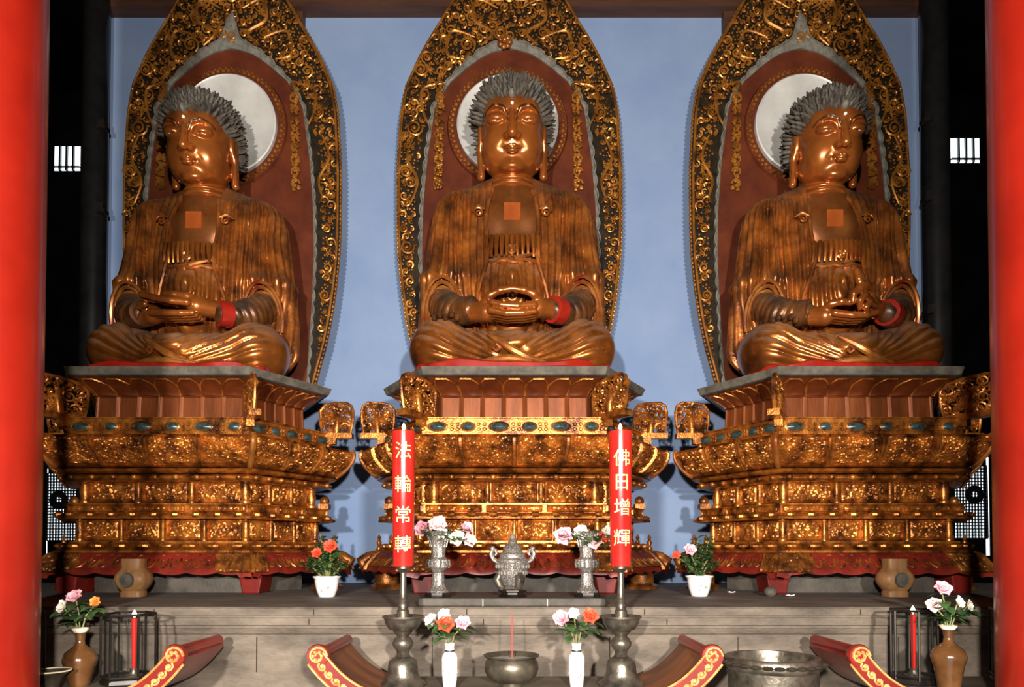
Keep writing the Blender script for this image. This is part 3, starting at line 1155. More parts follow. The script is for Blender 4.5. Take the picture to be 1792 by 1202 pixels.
def prof_at(prof, t):
    n = len(prof) - 1
    i = min(int(t * n), n - 1)
    f = t * n - i
    return prof[i][0] + (prof[i + 1][0] - prof[i][0]) * f, prof[i][1] + (prof[i + 1][1] - prof[i][1]) * f

def relief(k, s0, s1, prof, amp, seed, res=.0085, frame=.022, base=.004, fn=carving, z0=None):
    """carved panel lying on part of a side"""
    eb = prof[len(prof) // 2][0]
    W = side_len(k, eb) * (s1 - s0)
    H = sum(math.hypot(prof[i + 1][0] - prof[i][0], prof[i + 1][1] - prof[i][1]) for i in range(len(prof) - 1))
    nu, nv = max(4, int(W / res)), max(4, int(H / res))
    S, T = np.meshgrid(np.linspace(0, W, nu + 1), np.linspace(0, H, nv + 1), indexing='ij')
    h = fn(S + seed * 3.7, T + seed * 1.3, seed)
    d = np.minimum(np.minimum(S, W - S), np.minimum(T, H - T))
    rim = sstep(frame * .55, frame * .8, d)
    h = h * sstep(frame * .9, frame * 1.5, d) * amp + (1 - rim) * amp * .75
    edge = np.clip(d / (res * .8), 0, 1)
    h = base + h * np.minimum(1, edge + .0)
    P = []
    for i in range(nu + 1):
        row = []
        for j in range(nv + 1):
            e, z = prof_at(prof, j / nv)
            row.append(side_pt(k, s0 + (s1 - s0) * i / nu, e, z, h[i, j] if d[i, j] > 0 else -.004))
        P.append(row)
    mb = MB()
    mb.grid(P)
    return mb

def build_pedestal():
    root = empty('lotus_pedestal')
    # --- levels (offset, photo row)
    zs = pv(641, -.05)
    slab = MB()
    hex_loft(slab, [(-.11, pv(657, -.09)), (-.075, pv(655, -.07)), (-.052, zs - .012), (-.05, zs)])
    slab.build('seat_slab', M['dust'], root, smooth=False)
    z1, z0 = pv(658, -.09), pv(693, -.29)
    lot = MB()
    lp = []
    for i in range(9):
        t = i / 8
        lp.append((-.31 + .20 * t ** 1.5, z0 + (z1 - z0) * t))
    hex_loft(lot, lp)
    lo = lot.build('lotus_bowl', M['petal'], root, smooth=False)
    # petals leaning outward, one by one
    for k in (5, 0, 1):
        n = 7 if k == 0 else 6
        for q in range(n):
            W = side_len(k, -.2) / n
            P = []
            for i in range(9):
                u = i / 8 * 2 - 1
                row = []
                for j in range(9):
                    t = j / 8
                    wid = .49 if t < .5 else .49 * max(0, 1 - ((t - .5) / .5) ** 2.0)
                    e, z = prof_at(lp, t * .97)
                    out = .008 + .034 * (1 - u * u) * (1 - t) ** .5 + .030 * t ** 6 + .012 * abs(u) ** 3
                    row.append(side_pt(k, (q + .5 + u * wid) / n, e, z, out))
                P.append(row)
            mb = MB()
            mb.grid(P)
            pe = mb.build('lotus_petal', M['petal'], lo)
            # gilt edge with curled tip
            mb = MB()
            edge = [P[0][j] for j in range(0, 8)] + [P[8][j] for j in range(7, -1, -1)]
            nrm = (side_pt(k, .5, 0, 0, 1) - side_pt(k, .5, 0, 0, 0))
            mb.tube([p + nrm * .004 for p in edge], [.005] * 3 + [.009] * 10 + [.005] * 3, 5)
            mb.build('gilt_edge', M['gilt'], pe)
    # --- waist
    w0, w1 = pv(739, -.30), z0
    wa = MB()
    hex_loft(wa, [(-.28, w0), (-.30, w0 + .02), (-.31, w1 - .015), (-.29, w1)])
    for k in (5, 0, 1):
        n = 7 if k == 0 else 6
        for q in range(n + 1):
            for ds, r in ((-.055, .010), (-.02, .012), (.02, .012), (.055, .010)):
                s = min(.995, max(.005, (q + ds * 1.2) / n))
                a, b = side_pt(k, s, -.295, w0 + .01), side_pt(k, s, -.305, w1 - .008)
                wa.tube([a, b], r, 6)
    wa.build('waist', M['waist'], root)
    # --- band with teal ovals
    b0, b1 = pv(765, -.05), w0
    ob = MB()
    pr = [(-.02, b0), (-.02, b0 + .022), (-.065, b0 + .028), (-.065, b1 - .014), (-.05, b1 - .010), (-.05, b1)]
    hex_loft(ob, pr)
    obo = ob.build('oval_band', M['gilt'], root, smooth=False)
    zc = (b0 + .028 + b1 - .014) / 2
    for k in (5, 0, 1):
        n = 6 if k == 0 else 5
        for q in range(n):
            c = side_pt(k, (q + .5) / n, -.065, zc)
            h = hexa(-.065)
            d = (Vector((*h[(k + 1) % 6], 0)) - Vector((*h[k], 0))).normalized()
            nn = Vector((d.y, -d.x, 0))
            mb = MB()
            N = 20
            R = .085 if q % 2 == 0 else .062
            P = []
            for rr, o in ((1.15, .0), (1.12, .014), (.95, .018), (.85, .006), (.5, .020), (.02, .026)):
                P.append([c + d * (R * rr * cos(2 * pi * i / N)) + Vector((0, 0, .040 * rr * sin(2 * pi * i / N))) + nn * o for i in range(N + 1)])
            mb.grid(P[:4], 1)
            mb.grid(P[3:], 0)
            for i in range(4):
                mb.ball(c + d * (R * (1.5 + .0 * i) * (1 if i % 2 else -1)) + Vector((0, 0, .022 * (1 if i < 2 else -1))) + nn * .006, .018, 1, n=6, m=4)
            mb.build('teal_oval', [M['oval'], M['gilt']], obo)
    # --- big carved belt
    c0, c1 = pv(816, .0), b0
    cp = []
    for i in range(9):
        t = i / 8
        cp.append((-.02 + .155 * sin(pi / 2 * min(1, t * 1.15)) ** .9 - .03 * max(0, t - .87) * 6, c0 + (c1 - c0) * t))
    cb = MB()
    hex_loft(cb, cp)
    cbo = cb.build('carved_belt', M['giltd'], root, smooth=False)
    sd = 1
    for k in (5, 0, 1):
        n = 4 if k == 0 else 3
        for q in range(n):
            sd += 1
            relief(k, (q + .02) / n, (q + .98) / n, cp, .040, sd).build('carved_panel', M['gilt'], cbo)
    for k, s in ((0, 0.0), (0, 1.0), (1, 1.0), (5, 0.0)):
        mb = MB()
        pts = []
        for j in range(9):
            e, z = cp[j]
            pts.append(side_pt(k, s, e + .012, z))
        mb.tube(pts, .026, 8)
        mb.build('corner_rib', M['hem'], cbo)
    # --- two mouldings
    for v0, v1, e in ((827, 817, -.01), (841, 829, -.05)):
        a, b = pv(v0, e), pv(v1, e)
        mb = MB()
        pr = [(e - .03 + .04 * sin(pi * i / 8), a + (b - a) * i / 8) for i in range(9)]
        hex_loft(mb, [(-.22, a)] + pr + [(-.22, b)])
        if v0 == 841:
            for k in (5, 0, 1):
                n = 9 if k == 0 else 7
                for q in range(n):
                    s = (q + .5) / n
                    P = side_pt(k, s, e + .01, (a + b) / 2)
                    mb.ball(P, (.03, .03, .026), n=8, m=5)
        mb.build('moulding', M['gilt'], root, angle=50)
    # --- upper recess with colonnettes
    def recess(v0, v1, e, nf, ns, amp, col, name):
        nonlocal sd
        a, b = pv(v0, e), pv(v1, e)
        mb = MB()
        hex_loft(mb, [(e, a - .01), (e, b + .01)])
        o = mb.build(name, M['giltd'], root, smooth=False)
        for k in (5, 0, 1):
            n = nf if k == 0 else ns
            for q in range(n):
                sd += 1
                relief(k, (q + .06) / n, (q + .94) / n, [(e, a + .004), (e, b - .004)], amp, sd).build('carved_panel', M['gilt'], o)
        for k, n in ((5, ns), (0, nf), (1, ns)):
            for q in range(n + 1):
                if k != 0 and q in (0, n) and (k, q) not in ((1, n), (5, 0)):
                    continue
                p = side_pt(k, q / n, e + .015, 0)
                mb = MB()
                H = b - a
                r = col if q in (0, n) else col * .6
                mb.lathe([(r * 1.0, a), (r * 1.0, a + H * .10), (r * .72, a + H * .16), (r * .92, a + H * .5), (r * .72, a + H * .84), (r * 1.0, a + H * .9), (r * 1.0, b)], 12, (p.x, p.y, 0))
                mb.build('colonnette', M['gilt'], o)
        return o
    recess(881, 841, -.235, 3, 3, .030, .052, 'upper_recess')
    # --- carved ledge flaring at its foot
    a, b = pv(907, -.03), pv(881, -.09)
    lp2 = [(-.085, a + (b - a) * .42), (-.08, b - .012)]
    mb = MB()
    hex_loft(mb, [(-.24, a), (-.012, a), (-.008, a + .02), (-.05, a + (b - a) * .30), (-.085, a + (b - a) * .42), (-.08, b - .012), (-.06, b - .010), (-.06, b), (-.24, b)])
    lg = mb.build('carved_ledge', M['gilt'], root, smooth=False)
    for k in (5, 0, 1):
        n = 3
        for q in range(n):
            sd += 1
            relief(k, (q + .03) / n, (q + .97) / n, lp2, .022, sd, frame=.016).build('carved_panel', M['gilt'], lg)
        # lotus lip knobs under the ledge
        m = 9 if k == 0 else 6
        kn = MB()
        for q in range(m):
            p = side_pt(k, (q + .5) / m, -.03, a + .035)
            kn.ball(p, (.05, .05, .03), n=8, m=5)
        kn.build('lip_knobs', M['gilt'], lg)
    # corner ornaments standing on the ledge tips
    for s in (1, -1):
        mb = MB()
        x = SW - .12
        mb.box(s * x - .05, s * x + .05, -.05, .05, b, b + .05)
        mb.ball((s * x, 0, b + .08), (.05, .05, .05))
        mb.build('tip_ornament', M['giltd'], lg)
    recess(947, 907, -.20, 4, 3, .030, .040, 'lower_recess')
    # --- step
    a, b = pv(967, -.02), pv(947, -.12)
    mb = MB()
    hex_loft(mb, [(-.2, a), (-.0, a), (-.0, a + .022), (-.05, a + .035), (-.10, b - .02), (-.10, b), (-.22, b)])
    for k in (5, 0, 1):
        m = 8 if k == 0 else 6
        for q in range(m):
            p = side_pt(k, (q + .5) / m, -.055, (a + b) / 2 + .01)
            mb.ball(p, (.07, .06, .028), n=10, m=5)
    mb.build('step', M['gilt'], root, angle=30)
    # --- red apron with gilt cloud scrolls and a wavy lower edge
    a0, a1 = pv(1002, .10), a
    ap = [(.125, a0), (.12, a0 + .03), (.075, a0 + (a1 - a0) * .55), (.02, a1 - .01), (.0, a1)]
    mb = MB()
    hex_loft(mb, [(.0, a0 + .04), (.06, a0 + .04), (.075, a0 + (a1 - a0) * .55 - .01), (.02, a1 - .02), (.0, a1)])
    apo = mb.build('apron', M['apron'], root, smooth=False)
    for k in (5, 0, 1):
        L = side_len(k, .08)
        nu = int(L / .02)
        P = []
        for i in range(nu + 1):
            s = i / nu
            row = []
            dip = .020 * abs(sin(s * L * 12.5)) + .03 * (abs(s - .5) > .44)
            for j in range(7):
                t = j / 6
                e, z = prof_at(ap, t)
                row.append(side_pt(k, s, e, z - dip * (1 - t) ** 2, .012))
            P.append(row)
        mb = MB()
        mb.grid(P)
        mb.build('red_valance', M['apron'], apo)
        mb = MB()
        m = 9 if k == 0 else 7
        for q in range(m):
            c = (q + .5) / m
            for sg in (1, -1):
                pts = []
                for i in range(15):
                    t = i / 14
                    an = t * 2 * pi * 1.2
                    R = .068 * (1 - .75 * t)
                    zz = (a0 + a1) / 2 + R * sin(an) * 1.1
                    ss = c + sg * (.050 + R * cos(an) * .8) / L
                    tt = min(1, max(0, (zz - a0) / (a1 - a0)))
                    pts.append(side_pt(k, min(.995, max(.005, ss)), prof_at(ap, tt)[0], zz, .018))
                mb.tube(pts, [.013 - .005 * i / 14 for i in range(15)], 5)
        mb.build('cloud_scrolls', M['giltd'], apo)
    # carved corner plates over the apron's corners
    for k, s0, s1 in ((0, 0, .17), (0, .83, 1), (1, .0, .13), (5, .87, 1), (1, .85, 1), (5, 0, .15)):
        sd += 1
        relief(k, s0, s1, [(e + .02, z) for e, z in ap], .028, sd, frame=.015).build('corner_plate', M['giltd'], apo)
    # cloud tails at the tips with little finials
    for s in (1, -1):
        mb = MB()
        x0 = SW + .10
        mb.tube([(s * (x0 - .16), -.03, a1 - .01), (s * (x0 - .02), -.03, a1 - .05), (s * (x0 + .05), -.03, a0 + .09), (s * (x0 + .02), -.03, a0 + .02), (s * (x0 - .07), -.03, a0 + .02), (s * (x0 - .06), -.03, a0 + .08)], [.05, .06, .055, .045, .035, .02], 10)
        mb.tube([(s * (x0 - .20), -.06, a0 + .05), (s * (x0 - .12), -.07, a0 + .10), (s * (x0 - .06), -.06, a0 + .15)], [.06, .07, .04], 10)
        mb.build('cloud_tail', M['giltd'], apo)
        for x in (SW - .02, SW - .14):
            mb = MB()
            mb.lathe([(.030, a1), (.030, a1 + .05), (.014, a1 + .06), (.026, a1 + .10), (.012, a1 + .13), (.020, a1 + .15), (.004, a1 + .18)], 10, (s * x, 0, 0))
            mb.build('finial', M['gilt'], apo)
    # --- feet: red corner blocks, tan baluster foot, stone block underneath, its shade put into the colour
    for k, s in ((0, 0.0), (0, 1.0)):
        c = side_pt(k, s, .02, 0)
        sx = 1 if s > .5 else -1
        mb = MB()
        A = MB()
        x0, x1 = sorted((c.x - sx * .14, c.x + sx * .05))
        c.y += .12
        v = [(x0 - .02, c.y, a0 + .03), (x1 + .02, c.y, a0 + .03), (x1 + .02, c.y + .3, a0 + .03), (x0 - .02, c.y + .3, a0 + .03),
             (x0 + .02, c.y + .01, .0), (x1 - .02, c.y + .01, .0), (x1 - .02, c.y + .3, .0), (x0 + .02, c.y + .3, .0)]
        mb.add(v, [(0, 1, 2, 3), (4, 7, 6, 5), (0, 4, 5, 1), (1, 5, 6, 2), (2, 6, 7, 3), (3, 7, 4, 0)])
        f = mb.build('red_foot', M['redfoot'], root, smooth=False)
        bv = f.modifiers.new('b', 'BEVEL'); bv.width = .012; bv.segments = 2
    for s in (1, -1):
        mb = MB()
        mb.lathe([(.16, 0), (.17, .03), (.12, .06), (.13, a0 + .03)], 12, (s * (SW - .10), 0, 0))
        mb.build('tip_foot', M['giltd'], root)
    mb = MB()
    yb = -(PY - 5.62)
    prof = [(.090, 0), (.092, .035), (.085, .05), (.12, .10), (.135, .145), (.125, .185), (.10, .215), (.085, .24), (.088, .315)]
    # square baluster: half widths swept up the height, slightly rounded
    n = 16
    rows = []
    for w, z in prof:
        row = []
        for i in range(n + 1):
            an = 2 * pi * i / n
            row.append((w * (1 if cos(an) > 0 else -1) * abs(cos(an)) ** .45, yb + .10 + .10 * (1 if sin(an) > 0 else -1) * abs(sin(an)) ** .45 * (w / .12), z))
        rows.append(row)
    mb.grid([[(0, yb + .1, 0)] * (n + 1)] + rows + [[(0, yb + .1, .315)] * (n + 1)])
    bo = mb.build('baluster_foot', M['tanwood'], root, angle=50)
    mb = MB()
    P = []
    for rr, o in ((.062, -.004), (.058, .010), (.048, .004), (.03, .012), (.001, .016)):
        P.append([(rr * cos(2 * pi * i / 24), yb - .012 - o, .142 + rr * sin(2 * pi * i / 24)) for i in range(25)])
    mb.grid(P)
    mb.build('rosette', M['dust'], bo)
    mb = MB()
    hex_loft(mb, [(-.30, 0), (-.30, a0 + .06)])
    mb.build('base_block', M['stoned'], root, smooth=False)  # stone coloured darker to stand in for the apron's shadow
    mb = MB()
    hex_loft(mb, [(-.33, a0), (-.33, w0 + .02)])
    mb.build('core', M['giltd'], root, smooth=False)
    # --- carved winged brackets at the corners
    def bracket(base, dirv, ln, z0, ht, seed):
        d = Vector((dirv[0], dirv[1], 0)).normalized()
        n = Vector((-d.y, d.x, 0))
        nu, nv = 30, 30
        def outline(u, t):
            # widens upward, outer top corner rounded
            lo = .08 + .06 * t
            x = (-.5 + lo * .6) + (1.0 - lo * .35) * u - .10 * (1 - t) * u + .06 * (1 - t)
            if t > .72:
                k = (t - .72) / .28
                x = x * (1 - .12 * k * k) + .02 * k
            return x
        zb = z0 + ht * .17
        H = ht * .83
        rb = random.Random(seed)
        def pt(x, z, o):
            return base + d * x + n * o + Vector((0, 0, zb + z))
        # rounded trapezoid, leaning outward
        ol = [(-.44, 0), (.40, 0), (.45, .35), (.47, .70), (.42, .90), (.28, 1.0), (-.10, .985), (-.36, .93), (-.50, .74), (-.49, .35)]
        ol = [(x * ln, z * H) for x, z in ol]
        def inside(x, z, m):
            q = len(ol)
            for i in range(q):
                ax_, az_ = ol[i]; bx_, bz_ = ol[(i + 1) % q]
                ex, ez = bx_ - ax_, bz_ - az_
                L_ = math.hypot(ex, ez)
                if ((x - ax_) * -ez + (z - az_) * ex) / L_ < m:
                    return False
            return True
        mb = MB()
        mb.tube([pt(x, z, 0) for x, z in ol], .017, 7, closed=True)
        cs = []
        for tr in range(2600):
            r = rb.choice((.052, .045, .036, .030, .024)) if tr < 1300 else rb.choice((.022, .017, .013))
            x, z = rb.uniform(-.5, .5) * ln, rb.uniform(0, 1) * H
            if not inside(x, z, r * .75 + .006):
                continue
            if any((x - p) ** 2 + (z - q) ** 2 < (r + w) ** 2 * .74 for p, q, w in cs):
                continue
            cs.append((x, z, r))
        for x, z, r in cs:
            if r > .023:
                ph, sg = rb.uniform(0, 6.28), rb.choice((1, -1))
                m_ = 16
                mb.tube([pt(x + r * (1.1 - .75 * i / m_) * cos(ph + sg * i * .62), z + r * (1.1 - .75 * i / m_) * sin(ph + sg * i * .62), .014 * sin(i * .9 + ph)) for i in range(m_ + 1)],
                        [.013 - .005 * i / m_ for i in range(m_ + 1)], 5)
                p = pt(x, z, 0)
                mb.ball(p, r * .30, n=6, m=4)
            else:
                mb.ball(pt(x, z, rb.uniform(-.012, .012)), r * .85, n=6, m=4)
        # one standing figure in the middle of the lattice
        mb.tube([pt(-.02 * ln, 0, 0), pt(.0, H * .25, 0), pt(.02 * ln, H * .50, 0), pt(.02 * ln, H * .60, 0)], [.036, .040, .034, .016], 9)
        mb.ball(pt(.03 * ln, H * .68, 0), .028, n=8, m=6)
        for sg in (1, -1):
            mb.tube([pt(.02 * ln, H * .52, 0), pt(.02 * ln + sg * .06, H * .42, 0), pt(.02 * ln + sg * .04, H * .28, .01)], [.018, .014, .012], 6)
        br = mb.build('carved_bracket', M['gilt'], root)
        mb = MB()
        a, b2 = base - d * ln * .46, base + d * ln * .47
        def slab(p, q, w, za, zb_):
            v = [p - n * w + Vector((0, 0, za)), q - n * w + Vector((0, 0, za)), q + n * w + Vector((0, 0, za)), p + n * w + Vector((0, 0, za)),
                 p - n * w + Vector((0, 0, zb_)), q - n * w + Vector((0, 0, zb_)), q + n * w + Vector((0, 0, zb_)), p + n * w + Vector((0, 0, zb_))]
            mb.add(v, [(0, 3, 2, 1), (4, 5, 6, 7), (0, 1, 5, 4), (1, 2, 6, 5), (2, 3, 7, 6), (3, 0, 4, 7)])
        slab(a, b2, .050, z0 + ht * .03, zb)
        slab(base - d * ln * .40, base - d * ln * .02, .036, z0 - ht * .12, z0 + ht * .03)
        mb.build('bracket_base', M['gilt'], br, smooth=False)
    for s in (1, -1):
        h = hexa(-.06)
        c = Vector((s * h[1][0], h[1][1], 0)) + Vector((s * .5, -.866, 0)) * .05
        bracket(c, (s * .5, -.866), .50, pv(739, -.1), .385, 31 if s > 0 else 37)
        c = Vector((s * (h[2][0] + .07), 0, 0))
        bracket(c, (s, 0), .34, zat(770, PY) - PLZ, .375, 41 if s > 0 else 47)
        mb = MB()
        mb.lathe([(.03, b0 - .02), (.03, zat(770, PY) - PLZ + .01)], 10, (s * (h[2][0] - .02), 0, 0))
        mb.build('bracket_post', M['gilt'], root)
    return root

ped = build_pedestal()
ped.location = (0, PY, PLZ)
tag(ped, 'carved gilt lotus pedestal under the middle statue, between the two red candles', 'pedestal', 'carved lotus pedestals')
pl_ = dup(ped); pl_.location = (-DX, PY, PLZ)
pl_['label'] = 'carved gilt lotus pedestal under the left statue'
pr_ = dup(ped); pr_.location = (DX, PY, PLZ)
pr_['label'] = 'carved gilt lotus pedestal under the right statue'

# the middle pedestal has no baluster foot in front
for ch in list(ped.children):
    if ch.name.startswith('baluster_foot'):
        for g in list(ch.children):
            bpy.data.objects.remove(g)
        bpy.data.objects.remove(ch)
# ================================================================== the hall
def struct(name, mb, m, **k):
    return tag(mb.build(name, m, smooth=False, **k), kind='structure')

mb = MB(); mb.box(-10, 10, -8, 12.5, -.1, 0); struct('floor', mb, M['floor'])
WZ1 = zat(31, 8.2)
mb = MB(); mb.box(-4.92, 4.96, 8.2, 8.35, 0, WZ1 + .5); struct('wall_back', mb, M['wall'])
mb = MB(); mb.box(-4.9, 4.94, 8.02, 8.2, WZ1, WZ1 + .7); struct('trim_1', mb, M['beam'])
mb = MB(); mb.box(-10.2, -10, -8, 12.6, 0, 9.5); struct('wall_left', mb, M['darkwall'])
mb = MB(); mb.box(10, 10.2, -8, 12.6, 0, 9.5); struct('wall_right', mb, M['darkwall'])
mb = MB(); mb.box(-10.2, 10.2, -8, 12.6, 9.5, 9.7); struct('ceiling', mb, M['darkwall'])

# far wall with real openings: windows and lattices let daylight in
FY = 11.6
WIN = []
def rect(u0, u1, v0, v1, Y=FY):
    a, b = at(u0, v1, Y), at(u1, v0, Y)
    return a.x, b.x, a.z, b.z
w1, w2 = rect(94, 141, 255, 299), rect(1664, 1715, 241, 285)
l1, l2 = rect(83, 140, 828, 946), rect(1670, 1726, 815, 942)
s1, s2 = rect(79.5, 84.5, 820, 975), rect(1726, 1731, 800, 972)
def cut_wall(x0, x1, holes):
    """wall strip as boxes around the openings"""
    mb = MB()
    xs = sorted(set([x0, x1] + [h[0] for h in holes] + [h[1] for h in holes]))
    for a, b in zip(xs[:-1], xs[1:]):
        m = (a + b) / 2
        zs = sorted([(h[2], h[3]) for h in holes if h[0] < m < h[1]])
        z = 0
        for p, q in zs:
            mb.box(a, b, FY, FY + .2, z, p); z = q
        mb.box(a, b, FY, FY + .2, z, 9.5)
    return mb
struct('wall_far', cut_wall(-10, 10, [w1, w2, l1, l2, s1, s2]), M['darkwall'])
for n, (r, kind) in enumerate(((w1, 'bars'), (w2, 'bars'), (l1, 'lattice'), (l2, 'lattice'), (s1, 'slit'), (s2, 'slit'))):
    x0, x1, z0, z1 = r
    mb = MB(); mb.box(x0, x1, FY + .02, FY + .04, z0, z1)
    w = struct('window_%d' % (n + 1), mb, M['daylight'])
    mb = MB()
    if kind == 'bars':
        for i in (1, 2, 3):
            x = x0 + (x1 - x0) * i / 4
            mb.box(x - .016, x + .016, FY - .03, FY + .01, z0, z1)
        zz = z0 + (z1 - z0) * .14
        mb.box(x0, x1, FY - .03, FY + .01, zz - .012, zz + .012)
        mb.build('window_bars', M['black'], w, smooth=False)
    elif kind == 'lattice':
        nx, nz = 11, 23
        for i in range(nx + 1):
            x = x0 + (x1 - x0) * i / nx
            mb.box(x - .011, x + .011, FY - .02, FY + .01, z0, z1)
        for j in range(nz + 1):
            z = z0 + (z1 - z0) * j / nz
            mb.box(x0, x1, FY - .02, FY + .01, z - .010, z + .010)
        # solid square with a round hole in the middle of the lattice
        cx, cz = x0 + (x1 - x0) * (.36 if n == 2 else .60), z0 + (z1 - z0) * .60
        P = []
        for rr in (.05, .16):
            P.append([(cx + rr * cos(2 * pi * i / 24), FY - .025, cz + rr * sin(2 * pi * i / 24)) for i in range(25)])
        mb.grid(P)
        mb.build('lattice', M['black'], w, smooth=False)

# dark lacquered pillars at the ends of the blue wall
def dark_pillar(u0, u1, label, hooks, hook_u, side):
    a, b = at(u0, 601, 7.95), at(u1, 601, 7.95)
    r = (b.x - a.x) / 2
    root = thing('black_pillar', label, 'pillar', ((a.x + b.x) / 2, 7.95, PLZ), 0, 'black pillars beside the blue wall')
    mb = MB(); mb.lathe([(r, 0), (r, 9.5 - PLZ)], 40)
    mb.build('shaft', M['black'], root)
    mb = MB(); mb.lathe([(r * 1.5, 0), (r * 1.6, .12), (r * 1.45, .30), (r * 1.1, .36)], 40)
    mb.build('base', M['stoned'], root)
    for v in hooks:
        z = zat(v, 7.9) - PLZ
        mb = MB()
        mb.box(side * (r - .03), side * (r + .055), -.16, -.08, z - .05, z + .05)
        mb.box(side * (r + .03), side * (r + .075), -.17, -.07, z - .065, z - .02)
        mb.build('hook', M['iron'], root, smooth=False)
    return root
dark_pillar(141, 183, 'black lacquered pillar at the left end of the blue wall', (225, 370), 185, 1)
dark_pillar(1618, 1663, 'black lacquered pillar at the right end of the blue wall', (213, 350, 545), 1618, -1)
# posts between the wall bays, mostly behind the side halos
for n, (u0, u1) in enumerate(((395, 531), (1266, 1400))):
    a, b = at(u0, 60, 8.12), at(u1, 60, 8.12)
    mb = MB(); mb.box(a.x, b.x, 8.10, 8.2, zat(330, 8.12), WZ1)
    struct('trim_%d' % (n + 2), mb, M['beam'])

# red round columns in front
for u, s, lab in ((74, -1, 'glossy red round column at the left, in front of the left altar table'),
                  (1737, 1, 'glossy red round column at the right, in front of the right altar table')):
    Y = 3.45
    R = .30
    k = (u - CXP) / FPX
    # centre so that the silhouette touches the pixel column
    cx = k * Y + s * R * sqrt(1 + k * k)
    root = thing('red_column', lab, 'column', (cx, Y, 0), 0, 'red columns')
    mb = MB(); mb.lathe([(R, 0), (R, 9.5)], 64); mb.build('shaft', M['redcol'], root)
    mb = MB(); mb.lathe([(R * 1.35, 0), (R * 1.45, .10), (R * 1.35, .24), (R * 1.08, .30), (R * 1.0, .31)], 64); mb.build('base', M['stoned'], root)

# ------------------------------------------------------------------ stone plinth
PE = 4.64
def px(v, Y=PE): return zat(v, Y)
prof = [(8.2, PLZ), (PE + .012, PLZ), (PE, PLZ - .012), (PE, px(1077)), (PE + .018, px(1078)), (PE + .018, px(1081)), (PE + .004, px(1082)), (PE + .004, px(1094)),
        (PE + .03, px(1096)), (PE + .03, px(1099)), (PE + .02, px(1100)), (PE + .04, px(1110)), (PE + .055, px(1112)), (PE + .055, px(1170)),
        (PE + .055, .30), (PE - .02, .28), (PE - .02, 0), (8.2, 0)]
mb = MB()
mb.add([(-6.2, y, z) for y, z in prof] + [(6.2, y, z) for y, z in prof],
       [tuple(range(len(prof))), tuple(reversed(range(len(prof), 2 * len(prof))))] +
       [(i, (i + 1) % len(prof), (i + 1) % len(prof) + len(prof), i + len(prof)) for i in range(len(prof))])
pl = mb.build('stone_platform', M['stone'], smooth=False)
tag(pl, 'long moulded grey stone platform carrying the three pedestals', 'platform')
# joints between its blocks
mb = MB()
rj = random.Random(4)
for r0, r1, y, off, st in ((1066, 1076, PE, .2, 1.25), (1083, 1093, PE + .004, .7, 1.4), (1114, 1176, PE + .055, .1, 1.05)):
    x = -6.0 + off
    while x < 6:
        mb.box(x - .004, x + .004, y - .0012, y + .003, px(r1, y), px(r0, y))
        x += st * rj.uniform(.8, 1.2)
mb.build('block_joints', M['soil'], pl, smooth=False)
# low slab in the middle
sl = thing('stone_slab', 'low grey stone slab lying on the platform before the middle pedestal', 'slab')
a = at(731, 1047, 4.68); b = at(1061, 1047, 4.68)
SLZ = zat(1047, 4.68)
mb = MB(); mb.box(a.x, b.x, 4.68, 5.42, PLZ, SLZ)
o = mb.build('slab_body', M['stoned'], sl, smooth=False)
bv = o.modifiers.new('b', 'BEVEL'); bv.width = .008
mb = MB()
for u in (845, 958):
    x = at(u, 1055, 4.68).x
    mb.box(x - .004, x + .004, 4.6785, 4.69, PLZ + .004, SLZ - .004)
mb.build('slab_joints', M['ash'], sl, smooth=False)

# fallen petals and a pebble
for i, (u, v) in enumerate(((1280, 1038), (1348, 1043), (1383, 1044))):
    Y = 4.95
    for _ in range(6):
        Y += (PLZ - zat(v, Y)) * -8
    p = at(u, v, Y)
    mb = MB()
    mb.grid([[(.02 * (i2 - 2) * (1 - .1 * (j - 2) ** 2), .013 * (j - 2), .004 + .004 * ((i2 - 2) ** 2 + (j - 2) ** 2) * .5) for j in range(5)] for i2 in range(5)])
    o = mb.build('fallen_petal', M['palepink'])
    sm = o.modifiers.new('s', 'SOLIDIFY'); sm.thickness = .003
    o.location = (p.x, p.y, PLZ)
    tag(o, ('fallen pink petal on the platform, the one nearest the right plant pot', 'fallen pink petal on the platform, middle one of three', 'fallen pink petal on the platform, farthest right of three')[i], 'petal', 'petals fallen on the platform')
Y = 5.72
p = at(1348, 1022, Y)
mb = MB(); mb.ball((0, 0, .04), (.055, .05, .045), n=14, m=9)
o = mb.build('stone_ball', M['stoned']); o.location = (p.x, p.y, PLZ); tag(o, 'small grey stone ball beside a red foot of the right pedestal', 'ball')

